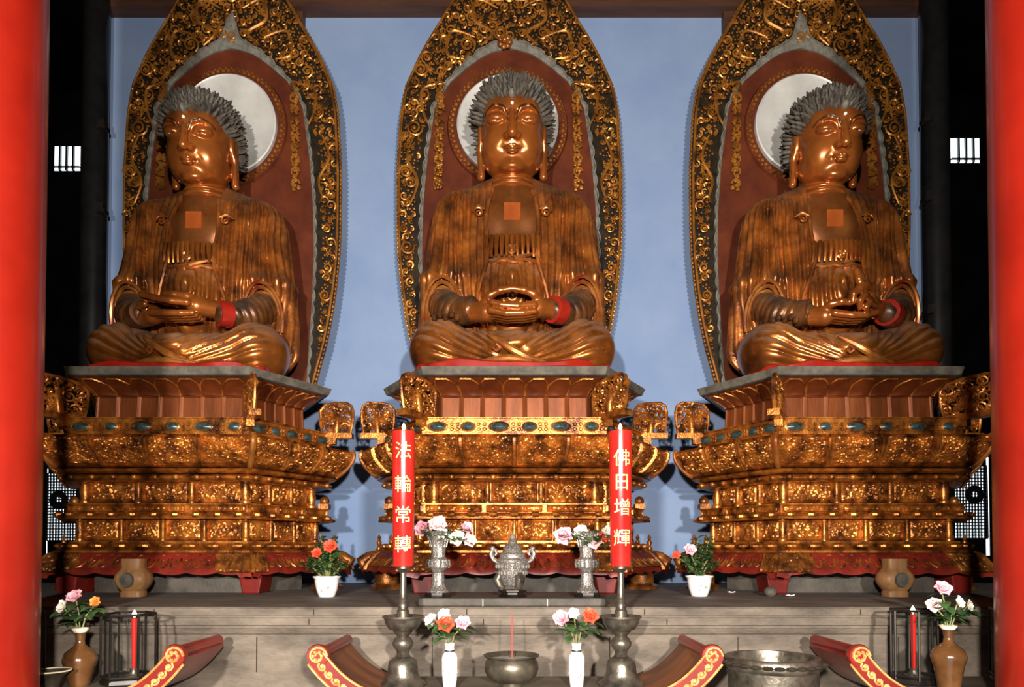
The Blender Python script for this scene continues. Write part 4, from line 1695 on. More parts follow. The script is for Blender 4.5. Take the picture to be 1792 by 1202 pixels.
# ------------------------------------------------------------------ altar tables with upturned ends
TT = zat(1199, 4.15)            # table top
TY0, TY1 = 3.85, 4.45
def build_table(L, end_mat):
    root = empty('altar_table')
    th = .055
    def curve(s, n=22):
        pts = []
        for i in range(n + 1):
            t = i / n
            x = L - .42 + .40 * t
            pts.append((s * x, .235 * t ** 2.3))
        return pts
    mb = MB()
    mb.box(-(L - .42), L - .42, TY0 - 4.15, TY1 - 4.15, -th, 0)
    mb.build('top_board', M['tabletop'], root, smooth=False)
    for s in (1, -1):
        c = curve(s)
        up, dn = [], []
        for i, (x, z) in enumerate(c):
            x2, z2 = c[min(i + 1, len(c) - 1)]; x1, z1_ = c[max(i - 1, 0)]
            t = Vector((x2 - x1, z2 - z1_)).normalized()
            n = Vector((-t.y, t.x)) * (1 if s > 0 else -1)
            up.append((x, z)); dn.append((x - n.x * th, z - n.y * th))
        y0, y1 = TY0 - 4.15 + .02, TY1 - 4.15
        mb = MB()
        v, f = [], []
        m = len(c)
        for (a, b) in ((up, y0), (up, y1), (dn, y1), (dn, y0)):
            v += [(p[0], b, p[1]) for p in a]
        for i in range(m - 1):
            f.append((i, i + 1, m + i + 1, m + i))
        mb.add(v, f, 0)
        f2 = []
        for i in range(m - 1):
            for q in (1, 2, 3):
                r = (q + 1) % 4
                f2.append((q * m + i, q * m + i + 1, r * m + i + 1, r * m + i))
        f2.append((0, m, 2 * m, 3 * m)); f2.append((m - 1, 4 * m - 1, 3 * m - 1, 2 * m - 1))
        o = len(mb.v) - len(v)
        mb.f.extend([tuple(i + o for i in q) for q in f2]); mb.mi.extend([1] * len(f2))
        # rolled top edge
        xe, ze = c[-1]
        mb.tube([(xe + s * .004, y0, ze + .0), (xe + s * .004, y1, ze + .0)], .034, 14, 1)
        fl = mb.build('upturned_end', [M['tablebrown'], end_mat], root, angle=60)
        # carved front strip with a scroll at its tip
        mb = MB()
        wA = [.085 + .01 * (i / (m - 1)) for i in range(m)]
        A, B = [], []
        for i, (x, z) in enumerate(c):
            x2, z2 = c[min(i + 1, m - 1)]; x1, z1_ = c[max(i - 1, 0)]
            t = Vector((x2 - x1, z2 - z1_)).normalized()
            n = Vector((-t.y, t.x)) * (1 if s > 0 else -1)
            A.append((x + n.x * .012, z + n.y * .012)); B.append((x - n.x * wA[i], z - n.y * wA[i]))
        yf = TY0 - 4.15 - .012
        mb.grid([[(p[0], yf + .034, p[1]) for p in A], [(p[0], yf, p[1]) for p in A], [(p[0], yf, p[1]) for p in B], [(p[0], yf + .034, p[1]) for p in B], [(p[0], yf + .034, p[1]) for p in A]])
        cx, cz = xe + s * .022, ze - .012
        mb.grid([[(cx + rr * cos(2 * pi * k / 28), y, cz + rr * sin(2 * pi * k / 28)) for k in range(29)]
                 for rr, y in ((.001, yf + .034), (.062, yf + .034), (.066, yf + .01), (.060, yf - .006), (.001, yf - .006))])
        st = mb.build('front_strip', end_mat, root, angle=50)
        mb = MB()
        # gilt beading along both edges, leaves between, rosette in the scroll
        mb.tube([(p[0], yf - .002, p[1]) for p in A], .007, 5)
        mb.tube([(p[0], yf - .002, p[1]) for p in B], .007, 5)
        for i in range(2, m - 1, 2):
            a, b = Vector(A[i]), Vector(B[i])
            mid = (a + b) / 2
            w = (b - a)
            t = (Vector(A[i + 1]) - Vector(A[i])).normalized()
            mb.tube([(mid + t * .028 * cos(k * .8) * (1 - k / 12) + w.normalized() * .024 * sin(k * .8) * (1 - k / 12)).to_3d().xzy + Vector((0, yf - .004, 0)) if False else
                     Vector(((mid + t * .028 * cos(k * .8) * (1 - k / 12) + w.normalized() * .024 * sin(k * .8) * (1 - k / 12)).x, yf - .004,
                             (mid + t * .028 * cos(k * .8) * (1 - k / 12) + w.normalized() * .024 * sin(k * .8) * (1 - k / 12)).y)) for k in range(11)], .0065, 5)
            mb.ball((mid.x, yf - .006, mid.y), .010, n=6, m=4)
        mb.tube([(cx + .055 * (1 - k / 20) * cos(k * .55), yf - .008, cz + .055 * (1 - k / 20) * sin(k * .55)) for k in range(18)], .007, 5)
        for k in range(6):
            an = k * pi / 3
            mb.ball((cx + .024 * cos(an), yf - .008, cz + .024 * sin(an)), .011, n=6, m=4)
        mb.build('gilt_carving', M['tablegold'], st)
    # apron and legs below the frame
    mb = MB(); mb.box(-(L - .30), L - .30, TY0 - 4.15 + .03, TY0 - 4.15 + .07, -.20, -th); mb.build('front_apron', end_mat, root, smooth=False)
    for sx in (1, -1):
        for y in (TY0 - 4.15 + .03, TY1 - 4.15 - .10):
            mb = MB()
            x = sx * (L - .42)
            mb.box(x - .04, x + .04, y, y + .08, -TT, -th)
            mb.build('leg', end_mat, root, smooth=False)
    return root
t = build_table(1.10, M['tablered'])
t.location = (.005, 4.15, TT)
tag(t, 'middle altar table with upturned scrolled ends, bearing the candlesticks', 'table', 'altar tables')
for x, lab in ((-3.00, 'left altar table with a red upturned end, half behind the left red column'), (3.03, 'right altar table with a red upturned end, beside the bronze drum')):
    t2 = dup(t); t2.location = (x, 4.15, TT); t2['label'] = lab

# ------------------------------------------------------------------ big candles on pewter candlesticks
def lettering(chars, zs, size, R, off, parent, turn):
    for ch, zc in zip(chars, zs):
        mb = MB()
        cu = bpy.data.curves.new('t', 'FONT')
        cu.body = ch
        cu.size = size
        cu.align_x = 'CENTER'
        cu.resolution_u = 3
        cu.offset = .0005
        ob = bpy.data.objects.new('t', cu)
        COL.objects.link(ob)
        bpy.context.view_layer.update()
        dg = bpy.context.evaluated_depsgraph_get()
        me = ob.evaluated_get(dg).to_mesh()
        bm = bmesh.new(); bm.from_mesh(me)
        bmesh.ops.triangulate(bm, faces=bm.faces)
        for _ in range(4):
            ed = [e for e in bm.edges if e.calc_length() > .008]
            if not ed: break
            bmesh.ops.subdivide_edges(bm, edges=ed, cuts=1)
            bmesh.ops.triangulate(bm, faces=bm.faces)
        xs = [v.co.x for v in bm.verts]; ys = [v.co.y for v in bm.verts]
        if xs:
            mx, my = (min(xs) + max(xs)) / 2, (min(ys) + max(ys)) / 2
            bm.verts.index_update()
            vs = []
            for v in bm.verts:
                a = (v.co.x - mx) / R + turn
                rr = R + off
                vs.append((rr * sin(a), -rr * cos(a), zc + (v.co.y - my)))
            mb.add(vs, [tuple(w.index for w in f.verts) for f in bm.faces])
        bm.free()
        ob.evaluated_get(dg).to_mesh_clear()
        bpy.data.objects.remove(ob)
        bpy.data.curves.remove(cu)
        mb.build('gold_character', M['goldink'], parent, smooth=False)

CB, CT = zat(991, 4.15), zat(755, 4.15)
def flame(parent, z, s=1.0):
    mb = MB()
    mb.lathe([(.001, 0), (.009 * s, .010 * s), (.012 * s, .022 * s), (.008 * s, .034 * s), (.001, .046 * s)], 12, (0, 0, z))
    mb.build('flame', M['flame'], parent)
for u, chars, turn, lab, lab2, nb in ((706, '法輪常轉', .12, 'red', 'left', 0), (1086, '佛日增輝', -.02, 'red', 'right', 1)):
    x = at(u, 900, 4.15).x
    k = thing('candlestick', '%s tall pewter candlestick on the middle table' % lab2, 'candlestick', (x, 4.15, TT), 0, 'tall candlesticks')
    H = CB - TT
    def zz(v): return zat(v, 4.15) - TT
    mb = MB()
    mb.lathe([(.138, 0), (.140, .012), (.128, .022), (.108, .035), (.092, .075), (.088, .12), (.080, .150), (.060, .165), (.040, .172)], 40)
    mb.build('bell_base', M['pewter'], k)
    mb = MB()
    mb.lathe([(.034, .168), (.036, zz(1150)), (.046, zz(1148)), (.036, zz(1144)), (.040, zz(1138)), (.060, zz(1130)), (.064, zz(1124)), (.052, zz(1117)), (.036, zz(1113)), (.044, zz(1109)), (.060, zz(1105)), (.05, zz(1103))], 32)
    mb.build('stem', M['pewter'], k)
    mb = MB()
    mb.lathe([(.05, zz(1104)), (.085, zz(1100)), (.108, zz(1090)), (.112, zz(1083)), (.124, zz(1080)), (.125, zz(1077)), (.112, zz(1077)), (.100, zz(1084)), (.03, zz(1086))], 40)
    mb.build('drip_pan', M['pewter'], k)
    mb = MB()
    mb.lathe([(.038, zz(1086)), (.038, zz(1068)), (.030, zz(1066)), (.034, zz(1058)), (.026, zz(1054)), (.030, zz(1049)), (.024, zz(1046)), (.020, zz(1030)), (.019, zz(1002)), (.032, zz(998)), (.046, zz(995)), (.044, H), (.01, H)], 28)
    mb.build('spike_shaft', M['pewter'], k)
    c = thing('altar_candle', 'thick red altar candle with gold lettering, on the %s candlestick' % lab2, 'candle', (x, 4.15, CB), 0, 'thick red candles')
    Hc = CT - CB
    mb = MB()
    mb.lathe([(.059, 0), (.0615, .006), (.0695, Hc - .004), (.066, Hc), (.03, Hc - .004)], 48)
    mb.build('wax', M['candle'], c)
    zs = [zat(v, 4.15) - CB for v in ((790, 848, 901, 952) if nb == 0 else (803, 845, 888, 941))]
    lettering(chars, zs, .108, .0665, .0035, c, turn)
    mb = MB(); mb.tube([(0, 0, Hc - .006), (.002, 0, Hc + .016)], .003, 6); mb.build('wick', M['iron'], c)
    flame(c, Hc + .006, 1.0)

# ------------------------------------------------------------------ flowers
def bloom_mesh(mb, c, R, up, seed):
    """layered cupped petals round c facing direction up"""
    rnd = random.Random(seed)
    w = Vector(up).normalized()
    a = w.orthogonal().normalized(); b = w.cross(a)
    for layer, (n, lift, size) in enumerate(((6, .12, 1.0), (6, .55, .82), (5, 1.0, .6), (4, 1.35, .42))):
        for k in range(n):
            an = 2 * pi * (k + .5 * layer) / n + rnd.uniform(-.15, .15)
            o = a * cos(an) + b * sin(an)
            s = w.cross(o)
            d = (o * cos(lift) + w * sin(lift))
            nn = (w * cos(lift) - o * sin(lift))
            L = R * size * rnd.uniform(.9, 1.1)
            P = []
            for i in range(5):
                u = i / 2 - 1
                row = []
                for j in range(5):
                    t = j / 4
                    wd = L * .52 * sin(pi * min(1, .15 + t * .72)) * (1 - .08 * abs(u) * (t > .9))
                    row.append(Vector(c) + d * (L * t * (1 - .10 * u * u * t)) + s * (wd * u) + nn * (L * (.22 * u * u + .25 * t * t - .06 * sin(u * 5) * t)))
                P.append(row)
            mb.grid(P)
def leaf_mesh(mb, p, d, L, seed):
    rnd = random.Random(seed)
    d = Vector(d).normalized()
    s = d.cross(Vector((0, 0, 1)))
    if s.length < .1: s = Vector((1, 0, 0))
    s.normalize()
    n = s.cross(d)
    P = []
    for i in range(5):
        t = i / 4
        w = L * .30 * sin(pi * (.06 + .94 * t)) ** .8
        q = Vector(p) + d * L * t - n * (-.0) + Vector((0, 0, -L * .35 * t * t))
        P.append([q - s * w + n * w * .3, q, q + s * w + n * w * .3])
    mb.grid(P)
def flower(mouth, head, R, m, label, cat='flower', group=None, seed=0, face=(0, -1, .45), leaves=4):
    """one cut flower: stem from inside the vase mouth to the bloom"""
    mouth, head = Vector(mouth), Vector(head)
    root = thing('cut_flower', label, cat, mouth - Vector((0, 0, .04)), 0, group)
    o = root.location
    rnd = random.Random(seed)
    h = head - o
    mid = Vector((h.x * .35, h.y * .35, h.z * .6))
    mb = MB()
    mb.tube([(0, 0, 0), mid * .5, mid, (mid + h) / 2 + Vector((h.x * .08, 0, 0)), h], .0045, 6)
    mb.build('stem', M['stem'], root)
    mb = MB()
    for i in range(leaves):
        t = rnd.uniform(.45, .92)
        p = h * t
        an = rnd.uniform(0, 2 * pi)
        leaf_mesh(mb, p, (cos(an) + h.x * 2, sin(an) - .35, rnd.uniform(-.1, .6)), rnd.uniform(.075, .12), seed * 9 + i)
    mb.build('leaves', M['leaf'], root)
    mb = MB(); bloom_mesh(mb, h, R, Vector(face) + Vector((rnd.uniform(-.3, .3), 0, rnd.uniform(-.2, .3))), seed)
    mb.build('bloom', m, root)
    return root

# ------------------------------------------------------------------ pewter flower vases and the lidded burner on the slab
VY = 4.83
def zs_(v): return zat(v, VY) - SLZ
for n, (u, lab) in enumerate(((767, 'left'), (1027, 'right'))):
    x = at(u, 1000, VY).x
    r = thing('altar_vase', 'flared beaker vase of worn pewter on the slab, %s of the lidded burner' % lab, 'vase', (x, VY, SLZ), 0, 'pewter flower vases')
    def hex8(pr): return pr
    mb = MB()
    mb.lathe([(.092, 0), (.096, .012), (.094, .030), (.080, .034)], 8, a0=pi / 8)
    mb.build('foot_stand', M['iron'], r, angle=25)
    mb = MB()
    k = .034
    mb.lathe([(.076, k), (.078, k + .010), (.062, k + .022), (.046, k + .06), (.042, zs_(1002)), (.050, zs_(999)), (.072, zs_(993)), (.076, zs_(986)), (.070, zs_(979)), (.052, zs_(975)),
              (.050, zs_(970)), (.054, zs_(955)), (.066, zs_(943)), (.092, zs_(934)), (.112, zs_(930)), (.106, zs_(930)), (.06, zs_(945)), (.04, zs_(965))], 10, a0=pi / 10)
    for i in range(10):
        a = 2 * pi * i / 10
        mb.tube([(.056 * cos(a), .056 * sin(a), zs_(957)), (.068 * cos(a), .068 * sin(a), zs_(944)), (.112 * cos(a), .112 * sin(a), zs_(930))], .006, 5)
        mb.tube([(.074 * cos(a), .074 * sin(a), zs_(979)), (.080 * cos(a), .080 * sin(a), zs_(986)), (.074 * cos(a), .074 * sin(a), zs_(993))], .007, 5)
    mb.build('body', M['silver'], r, angle=30)
    mouth = (x, VY, SLZ + zs_(936))
    if n == 0:
        fl = ((741, 926, .062, 'pink', 'mauve pink bloom lowest at the left in the left pewter vase', (-.5, -1, .2)), (765, 920, .072, 'palepink', 'pale pink bloom highest in the left pewter vase', (0, -1, .5)),
              (773, 934, .05, 'wpetal', 'cream bloom tucked under the highest one in the left pewter vase', (.2, -1, .2)), (797, 941, .062, 'wpetal', 'round cream bloom facing front in the left pewter vase', (.2, -1, .2)),
              (815, 925, .052, 'pink', 'small mauve bloom at upper right of the left pewter vase', (.4, -1, .4)), (820, 946, .052, 'palepink', 'pale bloom drooping lowest at the right of the left pewter vase', (.6, -1, .0)))
    else:
        fl = ((987, 938, .070, 'pink', 'pink bloom leaning left out of the right pewter vase', (-.4, -1, .2)), (1017, 932, .058, 'wpetal', 'cream bloom at the top of the right pewter vase', (0, -1, .5)),
              (1039, 948, .070, 'palepink', 'pale pink open bloom facing front in the right pewter vase', (.1, -1, .2)), (1054, 940, .050, 'rpetal', 'red bloom beside the candle in the right pewter vase', (.3, -1, .3)),
              (1062, 934, .055, 'wpetal', 'white bloom half hidden by the right red candle', (.4, -1, .4)))
    for i, (fu, fv, R, c, lb, fc) in enumerate(fl):
        hd = at(fu, fv, VY - .05)
        flower(mouth, hd, R, M[c], lb, group='flowers in the pewter vases', seed=20 * n + i, face=fc, leaves=9)

x = at(897, 1000, VY).x
bu = thing('incense_burner', 'lidded three-legged incense burner with looped handles on the slab', 'incense burner', (x, VY, SLZ))
mb = MB()
mb.lathe([(.10, 0), (.105, .010), (.085, .020), (.085, .034), (.108, .042), (.108, .050), (.05, .052)], 8, a0=pi / 8)
mb.build('foot_stand', M['iron'], bu, angle=25)
mb = MB()
mb.lathe([(.03, zs_(1026)), (.060, zs_(1024)), (.086, zs_(1014)), (.102, zs_(1002)), (.114, zs_(990)), (.117, zs_(986)), (.112, zs_(984)), (.116, zs_(980)), (.105, zs_(978)), (.092, zs_(976)), (.092, zs_(972)), (.02, zs_(972))], 24)
body = mb.build('belly', M['silver'], bu)
mb = MB()
for i in range(44):
    a = 2 * pi * i / 22 + (.14 if i >= 22 else 0)
    z = zs_(991) if i < 22 else zs_(1002)
    rr = .114 if i < 22 else .100
    mb.ball((rr * cos(a), rr * sin(a), z), (.012, .012, .017), n=6, m=4)
mb.build('enamel_relief', M['greyrim'], body)
for i in range(3):
    a = -pi / 2 + 2 * pi * i / 3 + .5
    mb = MB()
    mb.tube([(.085 * cos(a), .085 * sin(a), zs_(1004)), (.108 * cos(a), .108 * sin(a), zs_(1014)), (.090 * cos(a), .090 * sin(a), zs_(1026)), (.070 * cos(a), .070 * sin(a), .07), (.085 * cos(a), .085 * sin(a), .050)], [.030, .034, .024, .018, .026], 10)
    mb.build('leg', M['pewter'], bu)
for s in (1, -1):
    mb = MB()
    mb.tube([(s * .098, 0, zs_(985)), (s * .135, -.01, zs_(978)), (s * .150, -.01, zs_(970)), (s * .142, -.01, zs_(962)), (s * .120, -.01, zs_(962)), (s * .112, -.01, zs_(968)), (s * .122, -.01, zs_(972))], [.014, .017, .017, .018, .015, .012, .008], 8)
    mb.ball((s * .140, -.01, zs_(960)), .020)
    mb.build('handle', M['silver'], bu)
mb = MB()
mb.lathe([(.092, zs_(972)), (.094, zs_(970)), (.074, zs_(966)), (.066, zs_(962)), (.072, zs_(960)), (.058, zs_(956)), (.040, zs_(951)), (.030, zs_(950)), (.036, zs_(948)), (.020, zs_(945)), (.012, zs_(944))], 20)
lid = mb.build('lid', M['silver'], bu)
mb = MB(); mb.lathe([(.010, zs_(945)), (.024, zs_(942)), (.022, zs_(938)), (.008, zs_(934)), (.001, zs_(932))], 12); mb.build('finial', M['greyrim'], lid)

# ------------------------------------------------------------------ white pots with flowering shrubs
for n, (u, v0, lab) in enumerate(((572, 1044, 'white flower pot with a red flowering shrub, right of the left pedestal'), (1224, 1043, 'white flower pot with a pink and red flowering shrub, left of the right pedestal'))):
    Y = 5.3
    for _ in range(12):
        Y += (zat(v0, Y) - PLZ) * 8
    p = at(u, v0, Y)
    r = thing('potted_shrub', lab, 'potted plant', (p.x, p.y, PLZ), 0, 'potted shrubs')
    kx = Y / FPX
    mb = MB()
    mb.lathe([(13 * kx, 0), (14 * kx, .006), (18 * kx, 12 * kx), (20.5 * kx, 26 * kx), (21 * kx, 31 * kx), (24 * kx, 34 * kx), (24 * kx, 36 * kx), (20 * kx, 36 * kx), (18 * kx, 31 * kx), (2 * kx, 30 * kx)], 36)
    pot = mb.build('pot', M['white'], r)
    mb = MB(); mb.lathe([(18.5 * kx, 30 * kx), (18.5 * kx, 32.5 * kx), (.01, 33 * kx)], 20); mb.build('soil', M['soil'], r)
    mb = MB()
    for (dx, dz, rr) in ((.028, .080, .016), (.01, .066, .009), (-.03, .072, .012), (-.01, .095, .009), (.04, .060, .010), (-.02, .055, .014)):
        rad = (14 + (dz / kx) * .27) * kx
        y = -sqrt(max(0, rad * rad - dx * dx))
        mb.ball((dx, y, dz), (rr, .004, rr * .7), n=8, m=5)
    mb.build('painted_sprig', M['decor'], pot)
    rnd = random.Random(60 + n)
    st, lf = MB(), MB()
    tips = []
    hs = ((555, 955), (579, 957), (560, 935), (592, 965), (600, 985), (545, 975), (570, 948), (585, 940), (535, 985)) if n == 0 else ((1207, 963), (1240, 940), (1215, 948), (1188, 972), (1232, 955), (1200, 985), (1245, 970), (1222, 942), (1250, 985))
    for (hu, hv) in hs:
        q = at(hu, hv, Y + rnd.uniform(-.12, .08)) - r.location
        q.z = q.z
        b = Vector((rnd.uniform(-.03, .03), rnd.uniform(-.03, .03), 31 * kx))
        mid = b.lerp(q, .5) + Vector((rnd.uniform(-.03, .03), 0, .02))
        st.tube([b, b.lerp(mid, .5), mid, q], [.009, .008, .006, .003], 6)
        tips.append(q)
        for i in range(46):
            t = rnd.uniform(.2, 1.0)
            pp = b.lerp(mid, t * 2) if t < .5 else mid.lerp(q, t * 2 - 1)
            an = rnd.uniform(0, 2 * pi)
            leaf_mesh(lf, pp, (cos(an), sin(an), rnd.uniform(-.2, .9)), rnd.uniform(.045, .085), i)
    st.build('stems', M['stem'], r)
    lf.build('foliage', M['leaf'], r)
    fl = ((555, 969, .050, 'rpetal'), (579, 957, .062, 'rpetal')) if n == 0 else ((1207, 963, .055, 'pink'), (1183, 972, .042, 'rpetal'))
    for i, (fu, fv, R, c) in enumerate(fl):
        q = at(fu, fv, Y - .12) - r.location
        mb = MB(); bloom_mesh(mb, q, R, (0, -1, .4), 70 + i + n * 5)
        b = mb.build('bloom', M[c], r)
        mb = MB(); mb.tube([q, q.lerp(Vector((0, 0, .15)), .5) + Vector((0, .02, .02)), (0, 0, 31 * kx)], .004, 5); mb.build('flower_stem', M['stem'], r)

# ------------------------------------------------------------------ porcelain vases, bronze bowl on the middle table
for n, (u, lab) in enumerate(((787, 'left'), (1009, 'right'))):
    Yv = 4.05
    x = at(u, 1150, Yv).x
    r = thing('porcelain_vase', 'white porcelain vase with coloured sprigs, %s of the bronze bowl' % lab, 'vase', (x, Yv, TT), 0, 'porcelain vases')
    def z2(v): return zat(v, Yv) - TT
    mb = MB()
    mb.lathe([(.034, 0), (.036, .004), (.040, .03), (.046, .09), (.047, z2(1152)), (.043, z2(1146)), (.028, z2(1140)), (.0255, z2(1132)), (.030, z2(1126)), (.026, z2(1125)), (.02, z2(1136))], 32)
    b = mb.build('body', M['white'], r)
    mb = MB()
    rnd = random.Random(80 + n)
    for i in range(70):
        a = rnd.uniform(0, 2 * pi)
        z = rnd.uniform(.02, z2(1150))
        rr = .0355 + (.0465 - .0355) * min(1, z / .09)
        mb.ball(((rr - .0045) * cos(a), (rr - .0045) * sin(a), z), (.0062, .0062, .0075), n=6, m=4)
    mb.build('painted_sprigs', M['decor'], b)
    mb = MB(); mb.lathe([(.0290, z2(1139.5)), (.0282, z2(1138)), (.0285, z2(1137)), (.02, z2(1137))], 24); mb.build('neck_band', M['iron'], b)
    mouth = (x, Yv, TT + z2(1128))
    if n == 0:
        fl = ((757, 1087, .048, 'palepink', 'cream pink bloom at left in the left porcelain vase'), (780, 1094, .056, 'rpetal', 'red bloom in the middle of the left porcelain vase'),
              (779, 1078, .045, 'wpetal', 'pale yellow bloom above the red one in the left porcelain vase'), (810, 1092, .054, 'pink', 'large pink bloom at right in the left porcelain vase'))
    else:
        fl = ((985, 1084, .056, 'pink', 'large pink bloom at left in the right porcelain vase'), (1005, 1076, .040, 'wpetal', 'white bud at the top of the right porcelain vase'),
              (1032, 1079, .052, 'rpetal', 'red bloom at right in the right porcelain vase'))
    for i, (fu, fv, R, c, lb) in enumerate(fl):
        flower(mouth, at(fu, fv, Yv - (.05 if c == 'rpetal' else .02)), R, M[c], lb, group='flowers in the porcelain vases', seed=120 + 20 * n + i, face=((fu - u) / 60, -1, .4), leaves=6)

YB = 4.12
x = at(895, 1150, YB).x
def z3(v): return zat(v, YB) - TT
bw = thing('incense_bowl', 'wide dark bronze incense bowl in the middle of the middle table', 'bowl', (x, YB, TT))
mb = MB()
mb.lathe([(.065, .0), (.07, .006), (.062, .02), (.11, .035), (.148, .065), (.163, .105), (.158, .145), (.146, .165), (.148, .172), (.166, .182), (.168, .188), (.155, .188), (.140, .17), (.13, .15)], 48)
mb.build('bowl', M['bronze'], bw)
mb = MB(); mb.lathe([(.142, .155), (.142, .160), (.01, .172)], 32); mb.build('ash', M['ash'], bw)
mb = MB(); mb.tube([(0, 0, 0), (0, 0, z3(1074) - .165)], .0032, 8)
s_ = mb.build('incense_stick', M['stick']); s_.location = (x + .004, YB, TT + .165)
tag(s_, 'thin red incense stick standing upright in the bronze bowl', 'incense stick')

# ------------------------------------------------------------------ bronze drum in the gap between the tables
YD = 4.05
x = at(1352, 1150, YD).x
rD = .272
zt = zat(1148, YD)
d = thing('bronze_drum', 'big round bronze drum vessel standing between the middle and right tables', 'vessel', (x, YD, 0))
mb = MB()
mb.lathe([(rD * .80, zt - .34), (rD * .90, zt - .30), (rD * .93, zt - .20), (rD * .93, zt - .075), (rD * .99, zt - .062), (rD, zt - .05), (rD, zt - .012), (rD * .97, zt), (rD * .84, zt), (rD * .82, zt - .03), (rD * .80, zt - .14), (.01, zt - .15)], 56)
mb.build('vessel', M['pewter'], d)
mb = MB()
for k in range(28):
    a = 2 * pi * k / 28
    mb.ball((rD * 1.0 * cos(a), rD * 1.0 * sin(a), zt - .032), (.034, .034, .012), n=8, m=4)
mb.build('rim_beading', M['bronze'], d)
mb = MB()
mb.lathe([(rD * .75, zt - .40), (rD * .92, zt - .36), (rD * .86, zt - .335), (.01, zt - .335)], 40)
for k in range(4):
    a = 2 * pi * k / 4 + pi / 4
    mb.tube([(rD * .72 * cos(a), rD * .72 * sin(a), zt - .37), (rD * .80 * cos(a), rD * .80 * sin(a), .3), (rD * .85 * cos(a), rD * .85 * sin(a), 0)], .035, 10)
mb.build('stand', M['iron'], d)

# ------------------------------------------------------------------ glass lanterns on the side tables
def lantern(u0, u1, vt, vb, Y, rz, label, fu=None, posts=6):
    a, b = at(u0, vt, Y), at(u1, vt, Y)
    R = (b.x - a.x) / 2
    x = (a.x + b.x) / 2
    r = thing('glass_lantern', label, 'lantern', (x, Y, TT), rz, 'glass candle lanterns')
    H = a.z - TT
    mb = MB()
    mb.lathe([(R * 1.02, 0), (R * 1.05, .012), (R * 1.02, .035), (R * .9, .045)], posts)
    mb.build('base', M['iron'], r, smooth=False)
    mb = MB()
    pts = [(R * cos(2 * pi * k / posts), R * sin(2 * pi * k / posts)) for k in range(posts)]
    mb.tube([(p[0], p[1], H) for p in pts], .0085, 6, closed=True)
    mb.build('top_rim', M['iron'], r)
    mb = MB(); mb.tube([(p[0], p[1], .05) for p in pts], .008, 6, closed=True)
    mb.build('bottom_rim', M['iron'], r)
    for p in pts:
        mb = MB(); mb.tube([(p[0], p[1], .03), (p[0], p[1], H)], .0075, 6); mb.build('post', M['iron'], r)
    for k in range(posts):
        p, q = Vector((*pts[k], 0)), Vector((*pts[(k + 1) % posts], 0))
        mid = (p + q) / 2
        nn = Vector((mid.x, mid.y, 0)).normalized() * .0015
        mb = MB()
        c = [p.lerp(q, .05), p.lerp(q, .95)]
        v = []
        for sg in (-1, 1):
            v += [c[0] + nn * sg + Vector((0, 0, .058)), c[1] + nn * sg + Vector((0, 0, .058)), c[1] + nn * sg + Vector((0, 0, H - .012)), c[0] + nn * sg + Vector((0, 0, H - .012))]
        mb.add(v, [(0, 1, 2, 3), (4, 7, 6, 5), (0, 4, 5, 1), (1, 5, 6, 2), (2, 6, 7, 3), (3, 7, 4, 0)])
        mb.build('glass_pane', M['glass'], r, smooth=False)
    return r, x, H
def thin_candle(x, Y, H, label):
    c = thing('thin_candle', label, 'candle', (x, Y, TT + .045), 0, 'thin red candles in the lanterns')
    mb = MB(); mb.lathe([(.05, 0), (.052, .008), (.030, .012), (.022, .03), (.024, .045), (.012, .046)], 20); mb.build('holder', M['pewter'], c)
    mb = MB(); mb.lathe([(.011, .045), (.017, H - .045), (.012, H - .04)], 16); mb.build('wax', M['candle'], c)
    flame(c, H - .040, 1.1)
LANY = 4.22
r_, x, H = lantern(183, 268, 1074, 1195, LANY, .35, 'glass lantern with a dark frame on the left table, lit candle inside')
thin_candle(at(235, 1100, LANY).x, LANY, H - .03, 'thin red candle burning inside the left glass lantern')
r_, x, H = lantern(1561, 1636, 1067, 1195, LANY, .2, 'glass lantern with a dark frame on the right table, lit candle inside')
thin_candle(at(1598, 1100, LANY).x, LANY, H - .03, 'thin red candle burning inside the right glass lantern')
lantern(-5, 76, 1075, 1195, LANY, .1, 'glass lantern mostly hidden behind the left red column')
lantern(1737, 1815, 1066, 1195, LANY, .1, 'glass lantern mostly hidden behind the right red column')

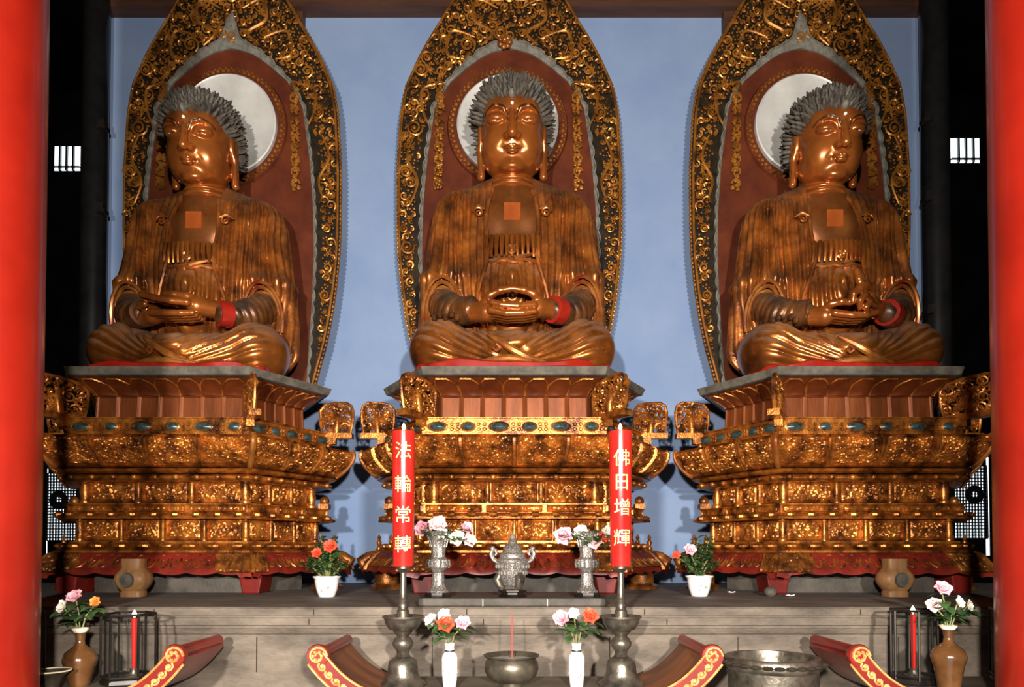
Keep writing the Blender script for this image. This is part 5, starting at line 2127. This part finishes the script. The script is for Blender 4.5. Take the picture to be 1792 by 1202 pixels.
# ------------------------------------------------------------------ brown glazed vases
for n, (u, vr, lab) in enumerate(((140, 1100, 'left'), (1660, 1095, 'right'))):
    YG = (4.13, 3.99)[n]
    x = at(u, 1150, YG).x
    r = thing('glazed_vase', 'round brown glazed vase with a pale rim on the %s altar table' % lab, 'vase', (x, YG, TT), 0, 'brown glazed vases')
    def z4(v): return zat(v + (vr - 1100), YG) - TT
    mb = MB()
    zb = z4(1155)
    mb.lathe([(.05, 0), (.055, .006), (.060, .02), (.080, zb - .045), (.092, zb - .01), (.094, zb + .01), (.080, z4(1141)), (.050, z4(1134)), (.028, z4(1128)), (.024, z4(1120)), (.028, z4(1110)), (.034, z4(1105)), (.02, z4(1105))], 40)
    b = mb.build('body', M['glaze'], r)
    mb = MB(); mb.lathe([(.034, z4(1106)), (.046, z4(1101)), (.047, z4(1098.5)), (.036, z4(1098.5)), (.026, z4(1104))], 32); mb.build('rim', M['cream'], b)
    mouth = (x, YG, TT + z4(1102))
    if n == 0:
        fl = ((133, 1046, .055, 'pink', 'pink rose at the top of the bunch in the left brown vase', (0, -1, .6)), (112, 1063, .045, 'wpetal', 'cream rose at lower left in the left brown vase', (-.5, -1, .2)),
              (168, 1053, .034, 'opetal', 'orange bloom at right in the left brown vase', (.3, -1, .3)))
    else:
        fl = ((1648, 1032, .056, 'pink', 'pink rose at the top of the bunch in the right brown vase', (0, -1, .6)), (1635, 1057, .048, 'palepink', 'pale yellow rose beside the lantern in the right brown vase', (-.5, -1, .2)),
              (1676, 1055, .040, 'wpetal', 'white bloom in the middle right of the right brown vase', (.3, -1, .3)), (1693, 1060, .036, 'wpetal', 'small white bloom at far right in the right brown vase', (.8, -1, .0)))
    for i, (fu, fv, R, c, lb, fc) in enumerate(fl):
        flower(mouth, at(fu, fv, YG), R, M[c], lb, group='flowers in the brown vases', seed=200 + 20 * n + i, face=fc, leaves=9)

# footed dish at the far left
x = at(91, 1180, 3.93).x
ds = thing('footed_dish', 'shallow dark footed dish on the left altar table beside the red column', 'dish', (x, 3.93, TT))
mb = MB()
zd = zat(1172, 3.95) - TT
mb.lathe([(.055, 0), (.058, .006), (.035, .02), (.05, zd - .04), (.085, zd - .012), (.098, zd), (.092, zd), (.05, zd - .012), (.01, zd - .016)], 36)
mb.build('dish', M['bronze'], ds)
mb = MB(); mb.tube([(.096 * cos(2 * pi * k / 36), .096 * sin(2 * pi * k / 36), zd) for k in range(36)], .004, 5, closed=True); mb.build('rim', M['cream'], ds)

# ================================================================== light
def area(name, loc, target, size, power, col=(1, 1, 1)):
    l = bpy.data.lights.new(name, 'AREA')
    l.shape = 'DISK'; l.size = size; l.energy = power; l.color = col
    o = bpy.data.objects.new(name, l)
    COL.objects.link(o)
    o.location = loc
    o.rotation_euler = (Vector(target) - Vector(loc)).to_track_quat('-Z', 'Y').to_euler()
    return o
area('flash_lamp', (-.95, -2.2, 2.35), (-.1, 7.5, 3.7), .22, 1420, (1, .95, .88))
area('flash_lamp', (.95, -2.2, 2.35), (.1, 7.5, 3.7), .22, 1420, (1, .95, .88))
w = bpy.data.worlds.new('world'); SC.world = w
w.use_nodes = True
w.node_tree.nodes['Background'].inputs['Color'].default_value = (.55, .62, .8, 1)
w.node_tree.nodes['Background'].inputs['Strength'].default_value = .03
vs = SC.view_settings
vs.view_transform = 'Standard'
vs.look = 'None'
vs.gamma = 1
vs.use_curve_mapping = False
vs.exposure = -.68
SC.render.film_transparent = False
